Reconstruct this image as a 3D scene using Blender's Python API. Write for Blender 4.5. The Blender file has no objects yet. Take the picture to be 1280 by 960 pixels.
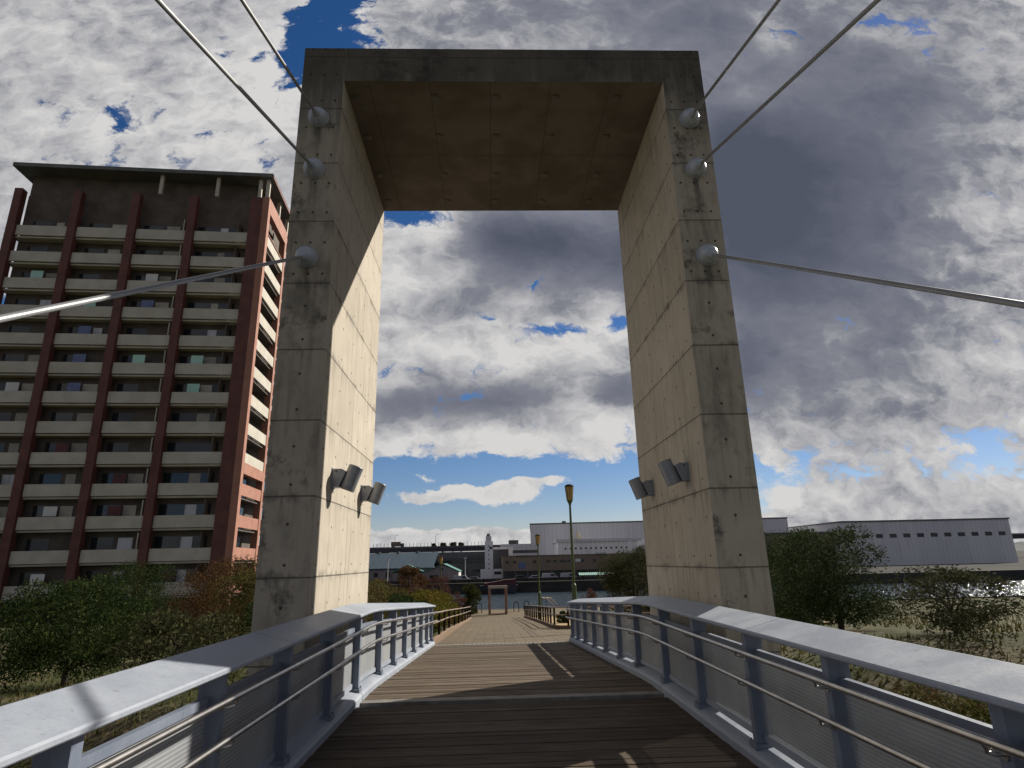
import bpy, bmesh, math, random
from mathutils import Vector, Matrix, Quaternion
PI = math.pi
random.seed(7)
sc = bpy.context.scene
# ------------------------------------------------------------------ camera
cam_d = bpy.data.cameras.new('camera'); cam = bpy.data.objects.new('camera', cam_d)
sc.collection.objects.link(cam); sc.camera = cam
yaw, pitch, roll = -.0368, .2864, -.0232
cf = Vector((-math.sin(yaw)*math.cos(pitch), math.cos(yaw)*math.cos(pitch), math.sin(pitch)))
cr = Vector((math.cos(yaw), math.sin(yaw), 0)); cu = cr.cross(cf)
r2 = math.cos(roll)*cr + math.sin(roll)*cu; u2 = -math.sin(roll)*cr + math.cos(roll)*cu
cam.matrix_world = Matrix(((r2.x, u2.x, -cf.x, 0), (r2.y, u2.y, -cf.y, 0), (r2.z, u2.z, -cf.z, 1.606), (0, 0, 0, 1)))
cam_d.sensor_width = 36; cam_d.lens = 753.58/1280*36
cam_d.clip_start = .05; cam_d.clip_end = 9000
# ------------------------------------------------------------------ colour management
sc.view_settings.view_transform = 'Standard'; sc.view_settings.look = 'None'
sc.view_settings.gamma = 1; sc.view_settings.exposure = 0.45
sc.view_settings.use_curve_mapping = False
sc.cycles.max_bounces = 8; sc.cycles.transparent_max_bounces = 16
# ------------------------------------------------------------------ sun
SUN_AZ, SUN_EL = math.radians(56.4), math.radians(33.6)
sd = Vector((math.sin(SUN_AZ)*math.cos(SUN_EL), math.cos(SUN_AZ)*math.cos(SUN_EL), math.sin(SUN_EL)))
sun_d = bpy.data.lights.new('sun', 'SUN'); sun = bpy.data.objects.new('sun', sun_d)
sc.collection.objects.link(sun)
sun_d.energy = 5.0; sun_d.angle = math.radians(.53); sun_d.color = (1, .93, .82)
sun.rotation_mode = 'QUATERNION'; sun.rotation_quaternion = sd.to_track_quat('Z', 'Y')
# ------------------------------------------------------------------ node helpers
class N:
    def __init__(s, nt): s.nt = nt
    def node(s, t, **k):
        n = s.nt.nodes.new(t)
        for a, v in k.items(): setattr(n, a, v)
        return n
    def put(s, sock, v):
        if v is None: return
        if isinstance(v, bpy.types.NodeSocket): s.nt.links.new(v, sock)
        else:
            if isinstance(v, (tuple, list)) and sock.type == 'RGBA' and len(v) == 3: v = (*v, 1)
            sock.default_value = v
    def m(s, op, a, b=None, c=None, clamp=False):
        n = s.node('ShaderNodeMath', operation=op, use_clamp=clamp)
        s.put(n.inputs[0], a); s.put(n.inputs[1], b)
        if c is not None: s.put(n.inputs[2], c)
        return n.outputs[0]
    def add(s, a, b): return s.m('ADD', a, b)
    def sub(s, a, b): return s.m('SUBTRACT', a, b)
    def mul(s, a, b): return s.m('MULTIPLY', a, b)
    def div(s, a, b): return s.m('DIVIDE', a, b)
    def xyz(s, v):
        n = s.node('ShaderNodeSeparateXYZ'); s.put(n.inputs[0], v); return n.outputs
    def comb(s, x, y, z):
        n = s.node('ShaderNodeCombineXYZ'); s.put(n.inputs[0], x); s.put(n.inputs[1], y); s.put(n.inputs[2], z); return n.outputs[0]
    def step(s, v, a, b, lo=0., hi=1., smooth=True):
        n = s.node('ShaderNodeMapRange', interpolation_type='SMOOTHSTEP' if smooth else 'LINEAR')
        for i, q in enumerate((v, a, b, lo, hi)): s.put(n.inputs[i], q)
        return n.outputs[0]
    def noise(s, vec, scale, detail=4, rough=.55, dist=0., out=0):
        n = s.node('ShaderNodeTexNoise'); s.put(n.inputs['Vector'], vec); s.put(n.inputs['Scale'], scale)
        s.put(n.inputs['Detail'], float(detail)); s.put(n.inputs['Roughness'], rough); s.put(n.inputs['Distortion'], dist)
        return n.outputs[out]
    def mix(s, f, a, b, blend='MIX'):
        n = s.node('ShaderNodeMix', data_type='RGBA', blend_type=blend)
        s.put(n.inputs[0], f); s.put(n.inputs[6], a); s.put(n.inputs[7], b); return n.outputs[2]
    def scale3(s, v, a):
        n = s.node('ShaderNodeVectorMath', operation='MULTIPLY'); s.put(n.inputs[0], v); s.put(n.inputs[1], a); return n.outputs[0]
# ------------------------------------------------------------------ world: sky and clouds, all laid out by direction
world = bpy.data.worlds.new('World'); sc.world = world; world.use_nodes = True
wt = world.node_tree; wt.nodes.clear(); w = N(wt)
SKY = .085
def px(x, y):                      # a direction of the sky, given as x/y and z/y of its world vector
    d = cf + r2*((x-640)/753.58) + u2*((480-y)/753.58)
    return d.x/d.y, d.z/d.y
def blob_spec(x, y, rx, ry, a):
    u, v = px(x, y); ur = (px(x+rx, y)[0]-px(x-rx, y)[0])/2; vr = (px(x, y-ry)[1]-px(x, y+ry)[1])/2
    return u, v, abs(ur), abs(vr), a
sky = w.node('ShaderNodeTexSky', sky_type='NISHITA', sun_disc=False, sun_elevation=SUN_EL, sun_rotation=SUN_AZ,
             altitude=0, air_density=1.0, dust_density=.15, ozone_density=3.)
dx, dy, dz = w.xyz(w.node('ShaderNodeTexCoord').outputs['Generated'])
ya = w.m('MAXIMUM', w.m('ABSOLUTE', dy), .12)
U = w.div(dx, ya); V = w.div(dz, ya)
warp = w.noise(w.comb(U, w.mul(V, 1.5), 3.), 7., 7, .62, 0., 1)
wx, wy, _ = w.xyz(warp)
Uw = w.add(U, w.mul(w.sub(wx, .5), .13)); Vw = w.add(V, w.mul(w.sub(wy, .5), .10))
U3 = w.add(w.mul(U, .45), w.mul(Uw, .55)); V3 = w.add(w.mul(V, .45), w.mul(Vw, .55))
def blobs(specs, u, v):
    tot = None
    for sp in specs:
        bu, bv, ru, rv, a = blob_spec(*sp)
        p = w.div(w.sub(u, bu), ru); q = w.div(w.sub(v, bv), rv)
        e = w.m('EXPONENT', w.mul(w.add(w.mul(p, p), w.mul(q, q)), -1.))
        t = w.mul(e, a); tot = t if tot is None else w.add(tot, t)
    return tot
cover = blobs([(418, 18, 58, 62, -.95), (380, 88, 34, 40, -.62), (322, 76, 14, 12, -.5), (512, 272, 44, 24, -.95), (697, 411, 46, 13, -.72),
               (776, 405, 20, 14, -.75), (606, 400, 24, 9, -.42), (545, 476, 60, 26, .45), (470, 604, 150, 26, -1.15), (640, 588, 120, 22, -1.0), (790, 606, 90, 34, -1.05),
               (900, 600, 50, 30, -.6), (620, 645, 260, 20, -1.2), (150, 620, 160, 50, -.6), (1150, 580, 150, 40, -.55), (120, 120, 90, 60, -.25),
               (780, 532, 26, 12, -.35), (608, 611, 70, 13, 1.0), (690, 601, 46, 8, .62), (535, 598, 22, 6, .7), (520, 621, 44, 7, .5), (650, 678, 700, 14, 1.55), (560, 548, 110, 20, .38), (500, 335, 40, 40, .3),
               (745, 436, 60, 14, .25), (770, 510, 34, 18, .3), (330, 40, 26, 50, .25), (680, 320, 120, 50, .45), (930, 250, 80, 120, .5), (1060, 250, 190, 200, .6), (180, 60, 160, 120, .3), (700, 20, 200, 40, .4), (640, 150, 160, 80, .4)], U3, V3)
def puffs(u, v):
    a = w.noise(w.comb(u, w.mul(v, 1.5), 7.), 3.7, 13, .56)
    vor = w.node('ShaderNodeTexVoronoi', feature='SMOOTH_F1', voronoi_dimensions='2D'); w.put(vor.inputs['Vector'], w.comb(u, w.mul(v, 1.45), .4))
    vor.inputs['Scale'].default_value = 9.5; vor.inputs['Detail'].default_value = 4.; vor.inputs['Roughness'].default_value = .58; vor.inputs['Lacunarity'].default_value = 2.3; vor.inputs['Smoothness'].default_value = .25
    return w.add(w.mul(w.sub(a, .5), 1.7), w.mul(w.sub(.42, vor.outputs['Distance']), .70))
pf = puffs(Uw, Vw); pf2 = puffs(w.add(Uw, .022), w.add(Vw, .026))     # second sample a little towards the sun: which side of a puff is lit
relief = w.sub(pf2, pf)
dens = w.add(w.add(cover, .88), pf)
alpha = w.step(dens, .0, .30)
shade = blobs([(690, 312, 125, 62, .95), (620, 290, 60, 30, .3), (560, 502, 130, 25, .78), (640, 478, 60, 20, .25), (560, 385, 70, 26, .30), (778, 490, 40, 26, .6), (800, 350, 40, 60, .3),
               (925, 250, 80, 120, .85), (1030, 300, 150, 210, .55), (1150, 80, 160, 120, .4), (935, 470, 40, 60, .45), (960, 40, 26, 30, -.35), (700, 25, 230, 55, .34), (880, 30, 120, 60, .30), (1000, 180, 160, 120, .4), (930, 118, 40, 20, -.3),
               (330, 130, 60, 70, -.45), (330, 30, 40, 40, -.2), (495, 330, 46, 50, -.42), (545, 300, 34, 30, -.25), (620, 440, 130, 22, -.38), (745, 436, 60, 22, -.35), (760, 392, 30, 26, -.4), (620, 548, 170, 14, -.5),
               (956, 590, 30, 60, -.4), (612, 608, 110, 22, -.3), (650, 680, 700, 22, -.35), (770, 530, 44, 22, -.3), (480, 470, 24, 18, -.15)], U3, V3)
bil = w.noise(w.comb(Uw, w.mul(Vw, 1.6), 12.), 3.2, 5, .5)
thick = w.step(dens, .1, 1.1)
above = w.step(V, .9, 2.2)        # clouds made darker towards the zenith and behind, to hold the ambient light down
behind = w.step(dy, .15, -.2)
sh = w.add(w.add(w.mul(thick, .34), shade), w.add(w.mul(w.sub(bil, .5), .65), w.mul(w.mul(relief, .72), w.step(shade, .05, .8, 1., .22))))
sh = w.add(w.add(sh, .10), w.add(w.mul(above, .6), w.mul(behind, .25)))
sh = w.step(sh, -.06, 1.5, smooth=False)
ramp = w.node('ShaderNodeValToRGB'); w.put(ramp.inputs[0], sh)
el = ramp.color_ramp.elements
K = .70/SKY
def kc(c): return (c[0]*K, c[1]*K, c[2]*K, 1)
el[0].position = 0; el[0].color = (.70, .69, .68, 1); el[1].position = 1; el[1].color = (.085, .097, .135, 1)
e = el.new(.27); e.color = (.46, .46, .48, 1)
e = el.new(.5); e.color = (.225, .235, .275, 1)
e = el.new(.75); e.color = (.14, .15, .198, 1)
cloud = w.scale3(ramp.outputs[0], (K, K, K))
hsv = w.node('ShaderNodeHueSaturation'); w.put(hsv.inputs['Color'], sky.outputs[0]); hsv.inputs['Saturation'].default_value = 1.28
hsv.inputs['Value'].default_value = .66
fin = w.mix(alpha, w.scale3(hsv.outputs[0], (1.0, .90, 1.02)), cloud)
fin = w.mix(w.step(dz, .76, .93), fin, w.scale3(fin, (.30, .31, .33)))      # unseen sky straight overhead darkened, to weaken the ambient light on the deck
bg = w.node('ShaderNodeBackground'); w.put(bg.inputs[0], fin); bg.inputs[1].default_value = SKY
out = w.node('ShaderNodeOutputWorld'); wt.links.new(bg.outputs[0], out.inputs[0])
world.cycles.sampling_method = 'MANUAL'; world.cycles.sample_map_resolution = 1024
# ------------------------------------------------------------------ materials
def mat(name, col=None, rough=.7, metal=0., build=None, spec=.5):
    m = bpy.data.materials.new(name); m.use_nodes = True; nt = m.node_tree
    b = nt.nodes['Principled BSDF']; n = N(nt)
    if col: b.inputs['Base Color'].default_value = (*col, 1)
    b.inputs['Roughness'].default_value = rough; b.inputs['Metallic'].default_value = metal
    b.inputs['Specular IOR Level'].default_value = spec
    if build: build(n, b)
    return m
def bump(n, b, h, dist=.01, strength=1.):
    bn = n.node('ShaderNodeBump'); bn.inputs['Distance'].default_value = dist; bn.inputs['Strength'].default_value = strength
    n.put(bn.inputs['Height'], h); n.put(b.inputs['Normal'], bn.outputs[0])
def vary(c1, c2, scale=3., stretch=(1, 1, 1), det=5, bmp=0., rlo=None):
    def f(n, b):
        v = n.scale3(n.node('ShaderNodeTexCoord').outputs['Object'], stretch)
        q = n.noise(v, scale, det, .6)
        n.put(b.inputs['Base Color'], n.mix(n.step(q, .32, .68), c1, c2))
        if bmp: bump(n, b, n.noise(v, scale*6, 4, .6), bmp)
    return f
def concrete(n, b):
    geo = n.node('ShaderNodeNewGeometry'); P = geo.outputs['Position']; X, Y, Z = n.xyz(P)
    nx, ny, nz = n.xyz(geo.outputs['True Normal'])
    isx = n.m('GREATER_THAN', n.m('ABSOLUTE', nx), .5); isz = n.m('GREATER_THAN', n.m('ABSOLUTE', nz), .5)
    isy = n.m('GREATER_THAN', n.m('ABSOLUTE', ny), .5)
    jit = n.noise(P, 1.2, 3)
    # tint of each pour
    kz = n.m('FLOOR', n.div(n.sub(Z, 1.482), .9225)); ky = n.m('GREATER_THAN', Y, 9.0)
    wn = n.node('ShaderNodeTexWhiteNoise'); n.put(wn.inputs['Vector'], n.comb(kz, n.mul(ky, isx), n.m('GREATER_THAN', X, .3)))
    base = n.mix(wn.outputs[0], (.445, .398, .328), (.515, .465, .388))
    mott = n.noise(P, 2.3, 7, .62)
    base = n.mix(n.step(mott, .35, .7), n.scale3(base, (.86, .86, .85)), base)
    streak = n.noise(n.scale3(P, (7., 7., .45)), 1.6, 6, .62)
    base = n.mix(n.mul(n.step(streak, .50, .72), .42), base, (.17, .15, .115))
    # weathered faces that look up the bridge
    wea = n.noise(n.scale3(P, (1.6, 1.6, .9)), 1.5, 8, .66)
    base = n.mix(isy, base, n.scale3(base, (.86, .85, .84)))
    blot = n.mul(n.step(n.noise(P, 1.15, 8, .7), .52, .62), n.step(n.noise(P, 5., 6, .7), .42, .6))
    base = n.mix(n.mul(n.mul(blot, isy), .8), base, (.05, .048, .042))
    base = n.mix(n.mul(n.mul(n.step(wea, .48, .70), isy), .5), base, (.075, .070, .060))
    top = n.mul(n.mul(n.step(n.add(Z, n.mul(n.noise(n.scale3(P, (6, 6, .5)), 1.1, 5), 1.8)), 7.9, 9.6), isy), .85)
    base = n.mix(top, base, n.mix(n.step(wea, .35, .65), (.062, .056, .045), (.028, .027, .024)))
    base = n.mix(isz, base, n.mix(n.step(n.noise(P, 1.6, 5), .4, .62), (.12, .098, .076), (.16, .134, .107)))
    # horizontal joints of the pours, each leaving a soot line of its own strength below
    dz_ = n.m('ABSOLUTE', n.sub(n.m('FRACT', n.add(n.div(n.sub(Z, 1.482), .9225), .5)), .5))
    dzm = n.mul(dz_, .9225)
    line = n.mul(n.step(dzm, .004, .013, 1., 0.), n.sub(1., isz))
    soft = n.mul(n.step(dzm, .0, n.step(n.noise(n.scale3(P, (5., 5., 1.)), 2.4, 4), .35, .7, .02, .16), 1., 0.), n.mul(n.step(n.noise(P, 3.1, 4), .44, .66), n.step(n.noise(n.comb(kz, 0., 0.), 3.3, 1), .3, .6)))
    yl = n.mul(n.mul(n.step(n.m('ABSOLUTE', n.sub(Y, 9.0)), .003, .012, 1., 0.), isx), .55)
    zl = n.mul(n.m('MAXIMUM', n.step(n.mul(n.m('ABSOLUTE', n.sub(n.m('FRACT', n.div(n.add(X, 10.3), .9)), .5)), .9), .004, .012, 1., 0.), n.step(n.m('ABSOLUTE', n.sub(Y, 9.0)), .004, .012, 1., 0.)), n.mul(isz, .6))
    lines = n.m('MAXIMUM', n.m('MAXIMUM', n.mul(line, .8), yl), zl)
    base = n.mix(n.mul(soft, .85), base, (.11, .10, .085))
    base = n.mix(n.mul(lines, .8), base, (.06, .055, .048))
    # run-off below the cable anchors
    for za in (7.76, 6.91, 5.545):
        du = n.m('ABSOLUTE', n.add(n.sub(n.m('ABSOLUTE', n.sub(X, .27)), 2.685), n.mul(n.sub(n.noise(n.scale3(P, (2., 2., 4.)), 2., 3), .5), .10)))
        rm = n.mul(n.mul(n.step(du, .01, .09, 1., 0.), n.mul(n.step(Z, za-.75, za-.15), n.m('LESS_THAN', Z, za-.05))), n.mul(isy, n.step(streak, .35, .6)))
        base = n.mix(n.mul(rm, .8), base, (.07, .064, .054))
    # tie holes
    uy = n.mul(n.sub(n.m('FRACT', n.add(n.div(n.sub(Y, 7.5), .63), .5)), .5), .63)
    ux = n.sub(n.m('ABSOLUTE', n.sub(X, .26)), 2.655)
    ux = n.m('MINIMUM', n.m('ABSOLUTE', ux), n.m('ABSOLUTE', n.sub(n.m('ABSOLUTE', ux), n.step(Z, 5.1, 5.2, 9., .19, smooth=False))))
    uu = n.add(n.mul(isx, uy), n.mul(isy, ux))
    vz = n.mul(n.sub(n.m('FRACT', n.add(n.div(n.sub(Z, 1.16), .46125), .5)), .5), .46125)
    hd = n.m('SQRT', n.add(n.mul(uu, uu), n.mul(vz, vz)))
    hole = n.mul(n.step(hd, .012, .021, 1., 0.), n.sub(1., isz))
    stain_w = n.m('ABSOLUTE', n.add(uu, n.mul(n.sub(n.noise(P, 9., 2), .5), .02)))
    drip = n.mul(n.mul(n.step(stain_w, .004, .02, 1., 0.), n.mul(n.step(vz, -.17, .0, 0., 1.), n.m('LESS_THAN', vz, 0.))), n.mul(n.step(jit, .45, .62), n.sub(1., isz)))
    base = n.mix(n.mul(drip, .5), base, (.14, .125, .10))
    base = n.mix(n.mul(hole, .88), base, (.03, .028, .025))
    under = n.mul(n.mul(n.m('LESS_THAN', n.sub(n.m('FRACT', n.div(n.sub(Z, 1.482), .9225)), .62), .38), n.m('GREATER_THAN', n.m('FRACT', n.div(n.sub(Z, 1.482), .9225)), .62)), n.mul(n.step(n.noise(n.scale3(P, (14., 14., .5)), 1.2, 4), .52, .68), n.sub(1., isz)))
    base = n.mix(n.mul(n.mul(under, n.step(n.m('FRACT', n.div(n.sub(Z, 1.482), .9225)), .62, 1.)), .5), base, (.13, .115, .088))
    n.put(b.inputs['Base Color'], base)
    n.put(b.inputs['Roughness'], n.step(mott, .3, .7, .78, .95))
    h = n.add(n.mul(n.noise(P, 60., 5, .6), .12), n.add(n.mul(n.m('MAXIMUM', lines, hole), -1.), n.mul(n.noise(n.scale3(P, (3, 3, 1.5)), 1.3, 4), .9)))
    bump(n, b, h, .010, .8)
M = {}
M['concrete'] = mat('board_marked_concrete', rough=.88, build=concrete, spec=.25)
def planks(n, b):
    geo = n.node('ShaderNodeNewGeometry'); P = geo.outputs['Position']; rnd = geo.outputs['Random Per Island']
    g = n.noise(n.scale3(P, (1.1, 26., 4.)), 2.2, 8, .68); big_ = n.noise(n.scale3(P, (1., 2.6, 1.)), 1.1, 5, .6)
    c = n.mix(rnd, (.105, .082, .060), (.205, .168, .130))
    c = n.mix(n.step(g, .38, .66), n.scale3(c, (.60, .58, .56)), c)
    c = n.mix(n.mul(n.step(big_, .46, .66), .65), c, (.085, .062, .047))
    c = n.mix(n.mul(n.step(n.noise(P, 38., 3), .70, .76), .4), c, (.30, .28, .24))
    yy_ = n.xyz(P)[1]; c = n.mix(n.m('LESS_THAN', yy_, 8.15), c, n.scale3(c, (.68, .66, .64)))      # the planks of the span are darker than those of the ramp
    n.put(b.inputs['Base Color'], c); n.put(b.inputs['Roughness'], n.step(g, .3, .7, .85, .62)); bump(n, b, g, .006, .9)
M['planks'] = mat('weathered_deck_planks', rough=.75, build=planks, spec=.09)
def paint(c, c2, r=.42):
    def f(n, b):
        P = n.node('ShaderNodeTexCoord').outputs['Object']
        q = n.noise(P, 2.6, 7, .65); s = n.noise(n.scale3(P, (3, 3, 9)), 5., 5, .6)
        col = n.mix(n.step(q, .38, .68), c, c2)
        col = n.mix(n.mul(n.step(s, .62, .74), .4), col, (.10, .09, .08))
        run = n.noise(n.scale3(P, (9, 9, 1.2)), 3., 6, .65); col = n.mix(n.mul(n.step(run, .54, .72), .38), col, n.scale3(col, (.55, .52, .48)))
        spk = n.noise(P, 21., 4, .7); col = n.mix(n.mul(n.step(spk, .71, .76), .75), col, (.13, .065, .035))
        n.put(b.inputs['Base Color'], col); n.put(b.inputs['Roughness'], n.step(q, .3, .7, r, r+.2))
        bump(n, b, n.noise(P, 45., 3), .0012)
    return f
M['rail'] = mat('blue_grey_painted_steel', build=paint((.145, .172, .228), (.19, .22, .28)))
M['rail_cap'] = mat('pale_blue_painted_cap', build=paint((.27, .30, .355), (.315, .345, .395), .45))
M['stainless'] = mat('stainless_pipe', rough=.32, metal=1., build=vary((.42, .40, .38), (.56, .54, .52), 8))
def perfor(n, b):
    P = n.node('ShaderNodeTexCoord').outputs['Object']; X, Y, Z = n.xyz(P)
    rib = n.m('FRACT', n.mul(Z, 40.)); rb = n.step(n.m('ABSOLUTE', n.sub(rib, .5)), .12, .34)
    pc = n.mix(n.step(n.noise(P, 2., 5), .35, .7), (.33, .345, .37), (.40, .415, .43)); n.put(b.inputs['Base Color'], n.mix(n.mul(rb, .3), pc, (.15, .16, .17)))
    bump(n, b, rb, .0015, .6)
    tr = n.node('ShaderNodeBsdfTransparent'); mx = n.node('ShaderNodeMixShader')
    n.put(mx.inputs[0], n.step(rb, .2, .8, .20, .36)); n.nt.links.new(b.outputs[0], mx.inputs[1]); n.nt.links.new(tr.outputs[0], mx.inputs[2])
    n.nt.links.new(mx.outputs[0], n.nt.nodes['Material Output'].inputs[0])
M['panel'] = mat('perforated_sheet', rough=.5, build=perfor)
M['ball'] = mat('painted_anchor_casting', rough=.28, build=vary((.34, .37, .43), (.42, .45, .50), 7))
M['rod'] = mat('galvanised_stay_rod', rough=.42, metal=.4, build=vary((.27, .275, .28), (.31, .315, .32), 2))
M['lampgrey'] = mat('grey_lamp_casting', rough=.4, metal=.25, build=vary((.20, .215, .24), (.26, .275, .30), 10))
M['lens'] = mat('lamp_lens', (.25, .25, .24), rough=.1)
M['trim'] = mat('dull_trim', (.13, .115, .095), rough=.7)
M['lens2'] = mat('dull_lens', (.09, .08, .07), rough=.4)
M['black'] = mat('black_rubber', (.02, .02, .02), rough=.6)
M['jointstrip'] = mat('joint_strip_metal', rough=.7, build=vary((.15, .138, .12), (.23, .21, .19), 6, bmp=.002))
def gratef(n, b):
    P = n.node('ShaderNodeTexCoord').outputs['Object']; X, Y, Z = n.xyz(P)
    a = n.m('MULTIPLY', n.m('GREATER_THAN', n.m('FRACT', n.mul(X, 9.)), .35), n.m('GREATER_THAN', n.m('FRACT', n.mul(Y, 9.)), .4))
    n.put(b.inputs['Base Color'], n.mix(a, (.22, .20, .17), (.07, .065, .06))); bump(n, b, a, -.008)
M['grate'] = mat('stud_grate', rough=.6, build=gratef)
def pavers(c1, c2, cg, sx=.3, sy=.3, mort=.07):
    def f(n, b):
        P = n.node('ShaderNodeNewGeometry').outputs['Position']; X, Y, Z = n.xyz(P)
        fx = n.div(X, sx); fy = n.div(Y, sy)
        ax = n.m('ABSOLUTE', n.sub(n.m('FRACT', fx), .5)); ay = n.m('ABSOLUTE', n.sub(n.m('FRACT', fy), .5))
        g = n.step(n.m('MAXIMUM', ax, ay), .5-mort, .5-mort*.3)
        wn = n.node('ShaderNodeTexWhiteNoise'); n.put(wn.inputs['Vector'], n.comb(n.m('FLOOR', fx), n.m('FLOOR', fy), 0.))
        c = n.mix(wn.outputs[0], c1, c2)
        q = n.noise(P, .9, 6, .62)
        c = n.mix(n.mul(n.step(q, .45, .7), .5), c, n.scale3(c, (.62, .60, .56)))
        c = n.mix(n.mul(g, .6), c, cg)
        n.put(b.inputs['Base Color'], c); bump(n, b, n.add(n.mul(g, -1.), n.mul(n.noise(P, 30., 3), .3)), .005)
    return f
M['pavers'] = mat('tan_paving_blocks', rough=.85, spec=.25, build=pavers((.125, .098, .063), (.165, .130, .085), (.070, .055, .038), .30, .30, .05))
M['sidepave'] = mat('ochre_side_paving', rough=.85, spec=.25, build=pavers((.33, .235, .12), (.39, .28, .15), (.22, .17, .10), .6, .6, .03))
M['kerb'] = mat('brown_kerb_stone', rough=.85, build=vary((.15, .095, .058), (.21, .14, .085), 4, bmp=.003))
M['mark'] = mat('dark_paving_line', (.085, .065, .045), rough=.9)
def soil(n, b):
    P = n.node('ShaderNodeNewGeometry').outputs['Position']
    c = n.mix(n.step(n.noise(P, .35, 6), .4, .62), (.055, .062, .025), (.115, .095, .058))
    c = n.mix(n.mul(n.step(n.noise(P, 3., 5), .5, .7), .6), c, (.04, .05, .018))
    n.put(b.inputs['Base Color'], c); bump(n, b, n.noise(P, 6., 5), .05)
M['soil'] = mat('rough_grass_and_soil', rough=.95, build=soil, spec=.1)
M['farland'] = mat('port_asphalt', rough=.95, spec=.1, build=vary((.025, .025, .025), (.045, .043, .04), .05))
M['quay'] = mat('dark_wet_quay', rough=.85, build=vary((.022, .021, .02), (.045, .042, .038), .3, (1, 1, 4)))
def waterf(n, b):
    P = n.node('ShaderNodeNewGeometry').outputs['Position']
    v = n.scale3(P, (.55, 1.5, 1.))
    h = n.add(n.noise(v, .9, 5, .6), n.mul(n.noise(v, .22, 3, .5), 1.6))
    b.inputs['IOR'].default_value = 1.33
    bump(n, b, h, .45, .9)
M['water'] = mat('river_water', (.022, .04, .055), rough=.12, build=waterf)
M['postdark'] = mat('dark_iron_post', rough=.85, spec=.08, build=vary((.018, .012, .010), (.035, .022, .018), 8))
M['bronze'] = mat('brown_pipe_rail', rough=.34, metal=.6, build=vary((.38, .28, .225), (.48, .37, .30), 6))
M['lampgreen'] = mat('olive_green_paint', rough=.38, build=vary((.035, .060, .012), (.075, .105, .02), 9))
M['amber'] = mat('amber_lamp_glass', rough=.2, build=vary((.34, .20, .06), (.50, .34, .13), 9, (1, 1, .3)))
M['brownstone'] = mat('red_brown_frame_stone', rough=.75, build=vary((.19, .095, .065), (.27, .15, .11), 3, bmp=.003))
M['greystone'] = mat('pale_frame_lintel', rough=.8, build=vary((.27, .23, .20), (.36, .31, .27), 3))
def leaf(c1, c2, c3):
    def f(n, b):
        geo = n.node('ShaderNodeNewGeometry'); r = geo.outputs['Random Per Island']
        q = n.noise(n.node('ShaderNodeTexCoord').outputs['Object'], 1.7, 3)
        c = n.mix(r, c1, c2); c = n.mix(n.step(q, .42, .6), c, n.mix(r, c2, c3))
        n.put(b.inputs['Base Color'], c)
        tl = n.node('ShaderNodeBsdfTranslucent'); n.put(tl.inputs[0], c); mx = n.node('ShaderNodeMixShader'); mx.inputs[0].default_value = .25
        n.nt.links.new(b.outputs[0], mx.inputs[1]); n.nt.links.new(tl.outputs[0], mx.inputs[2]); n.nt.links.new(mx.outputs[0], n.nt.nodes['Material Output'].inputs[0])
    return f
M['leaf_gold'] = mat('yellow_green_leaves', rough=.9, spec=.03, build=leaf((.075, .095, .015), (.155, .135, .024), (.15, .09, .03)))
M['leaf_dark'] = mat('dark_green_leaves', rough=.9, spec=.03, build=leaf((.016, .030, .010), (.035, .055, .018), (.06, .075, .022)))
M['leaf_grass'] = mat('winter_grass', rough=.9, spec=.03, build=leaf((.05, .06, .018), (.12, .10, .045), (.08, .085, .028)))
M['leaf_conifer'] = mat('yellowish_conifer_needles', rough=.9, spec=.03, build=leaf((.022, .030, .010), (.06, .06, .02), (.035, .045, .014)))
M['leaf_autumn'] = mat('rusty_autumn_leaves', rough=.9, spec=.03, build=leaf((.075, .042, .022), (.125, .065, .026), (.065, .05, .027)))
M['leaf_red'] = mat('reddish_bare_twigs', rough=.9, spec=.03, build=leaf((.09, .045, .040), (.14, .065, .050), (.06, .035, .028)))
M['leaf_olive'] = mat('olive_glossy_leaves', rough=.9, spec=.03, build=leaf((.030, .036, .014), (.085, .085, .040), (.05, .05, .022)))
M['leaf_mixed'] = mat('mixed_shrub_leaves', rough=.9, spec=.03, build=leaf((.045, .06, .016), (.12, .11, .03), (.12, .06, .04)))
M['bark'] = mat('bark', rough=.9, build=vary((.055, .042, .032), (.10, .078, .06), 9, bmp=.006))
M['aptred'] = mat('salmon_brick_tile', rough=.7, build=vary((.29, .13, .088), (.35, .165, .115), .8))
M['aptdark'] = mat('maroon_tile', rough=.7, build=vary((.085, .028, .022), (.13, .045, .035), .8))
M['aptwhite'] = mat('cream_parapet', rough=.7, build=vary((.40, .37, .31), (.48, .45, .385), .6))
M['aptwall'] = mat('apartment_recess_wall', rough=.8, build=vary((.07, .055, .045), (.11, .09, .075), .6))
M['aptroof'] = mat('grey_roof_metal', rough=.6, build=vary((.08, .08, .08), (.13, .13, .125), .5))
M['glass'] = mat('dark_window_glass', (.02, .025, .03), rough=.08)
def clad(c1, c2, step=6.):
    def f(n, b):
        P = n.node('ShaderNodeNewGeometry').outputs['Position']; X, Y, Z = n.xyz(P)
        k = n.m('FLOOR', n.div(n.add(X, 1000.), step)); wn = n.node('ShaderNodeTexWhiteNoise'); n.put(wn.inputs['Vector'], n.comb(k, 0., 0.))
        c = n.mix(wn.outputs[0], c1, c2)
        rib = n.step(n.m('ABSOLUTE', n.sub(n.m('FRACT', n.div(X, 1.5)), .5)), .40, .49)
        c = n.mix(n.mul(rib, .25), c, (.12, .12, .12))
        c = n.mix(n.mul(n.step(n.noise(n.scale3(P, (1, 1, .15)), .4, 5), .5, .72), .3), c, n.scale3(c, (.7, .68, .66)))
        n.put(b.inputs['Base Color'], c)
    return f
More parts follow.
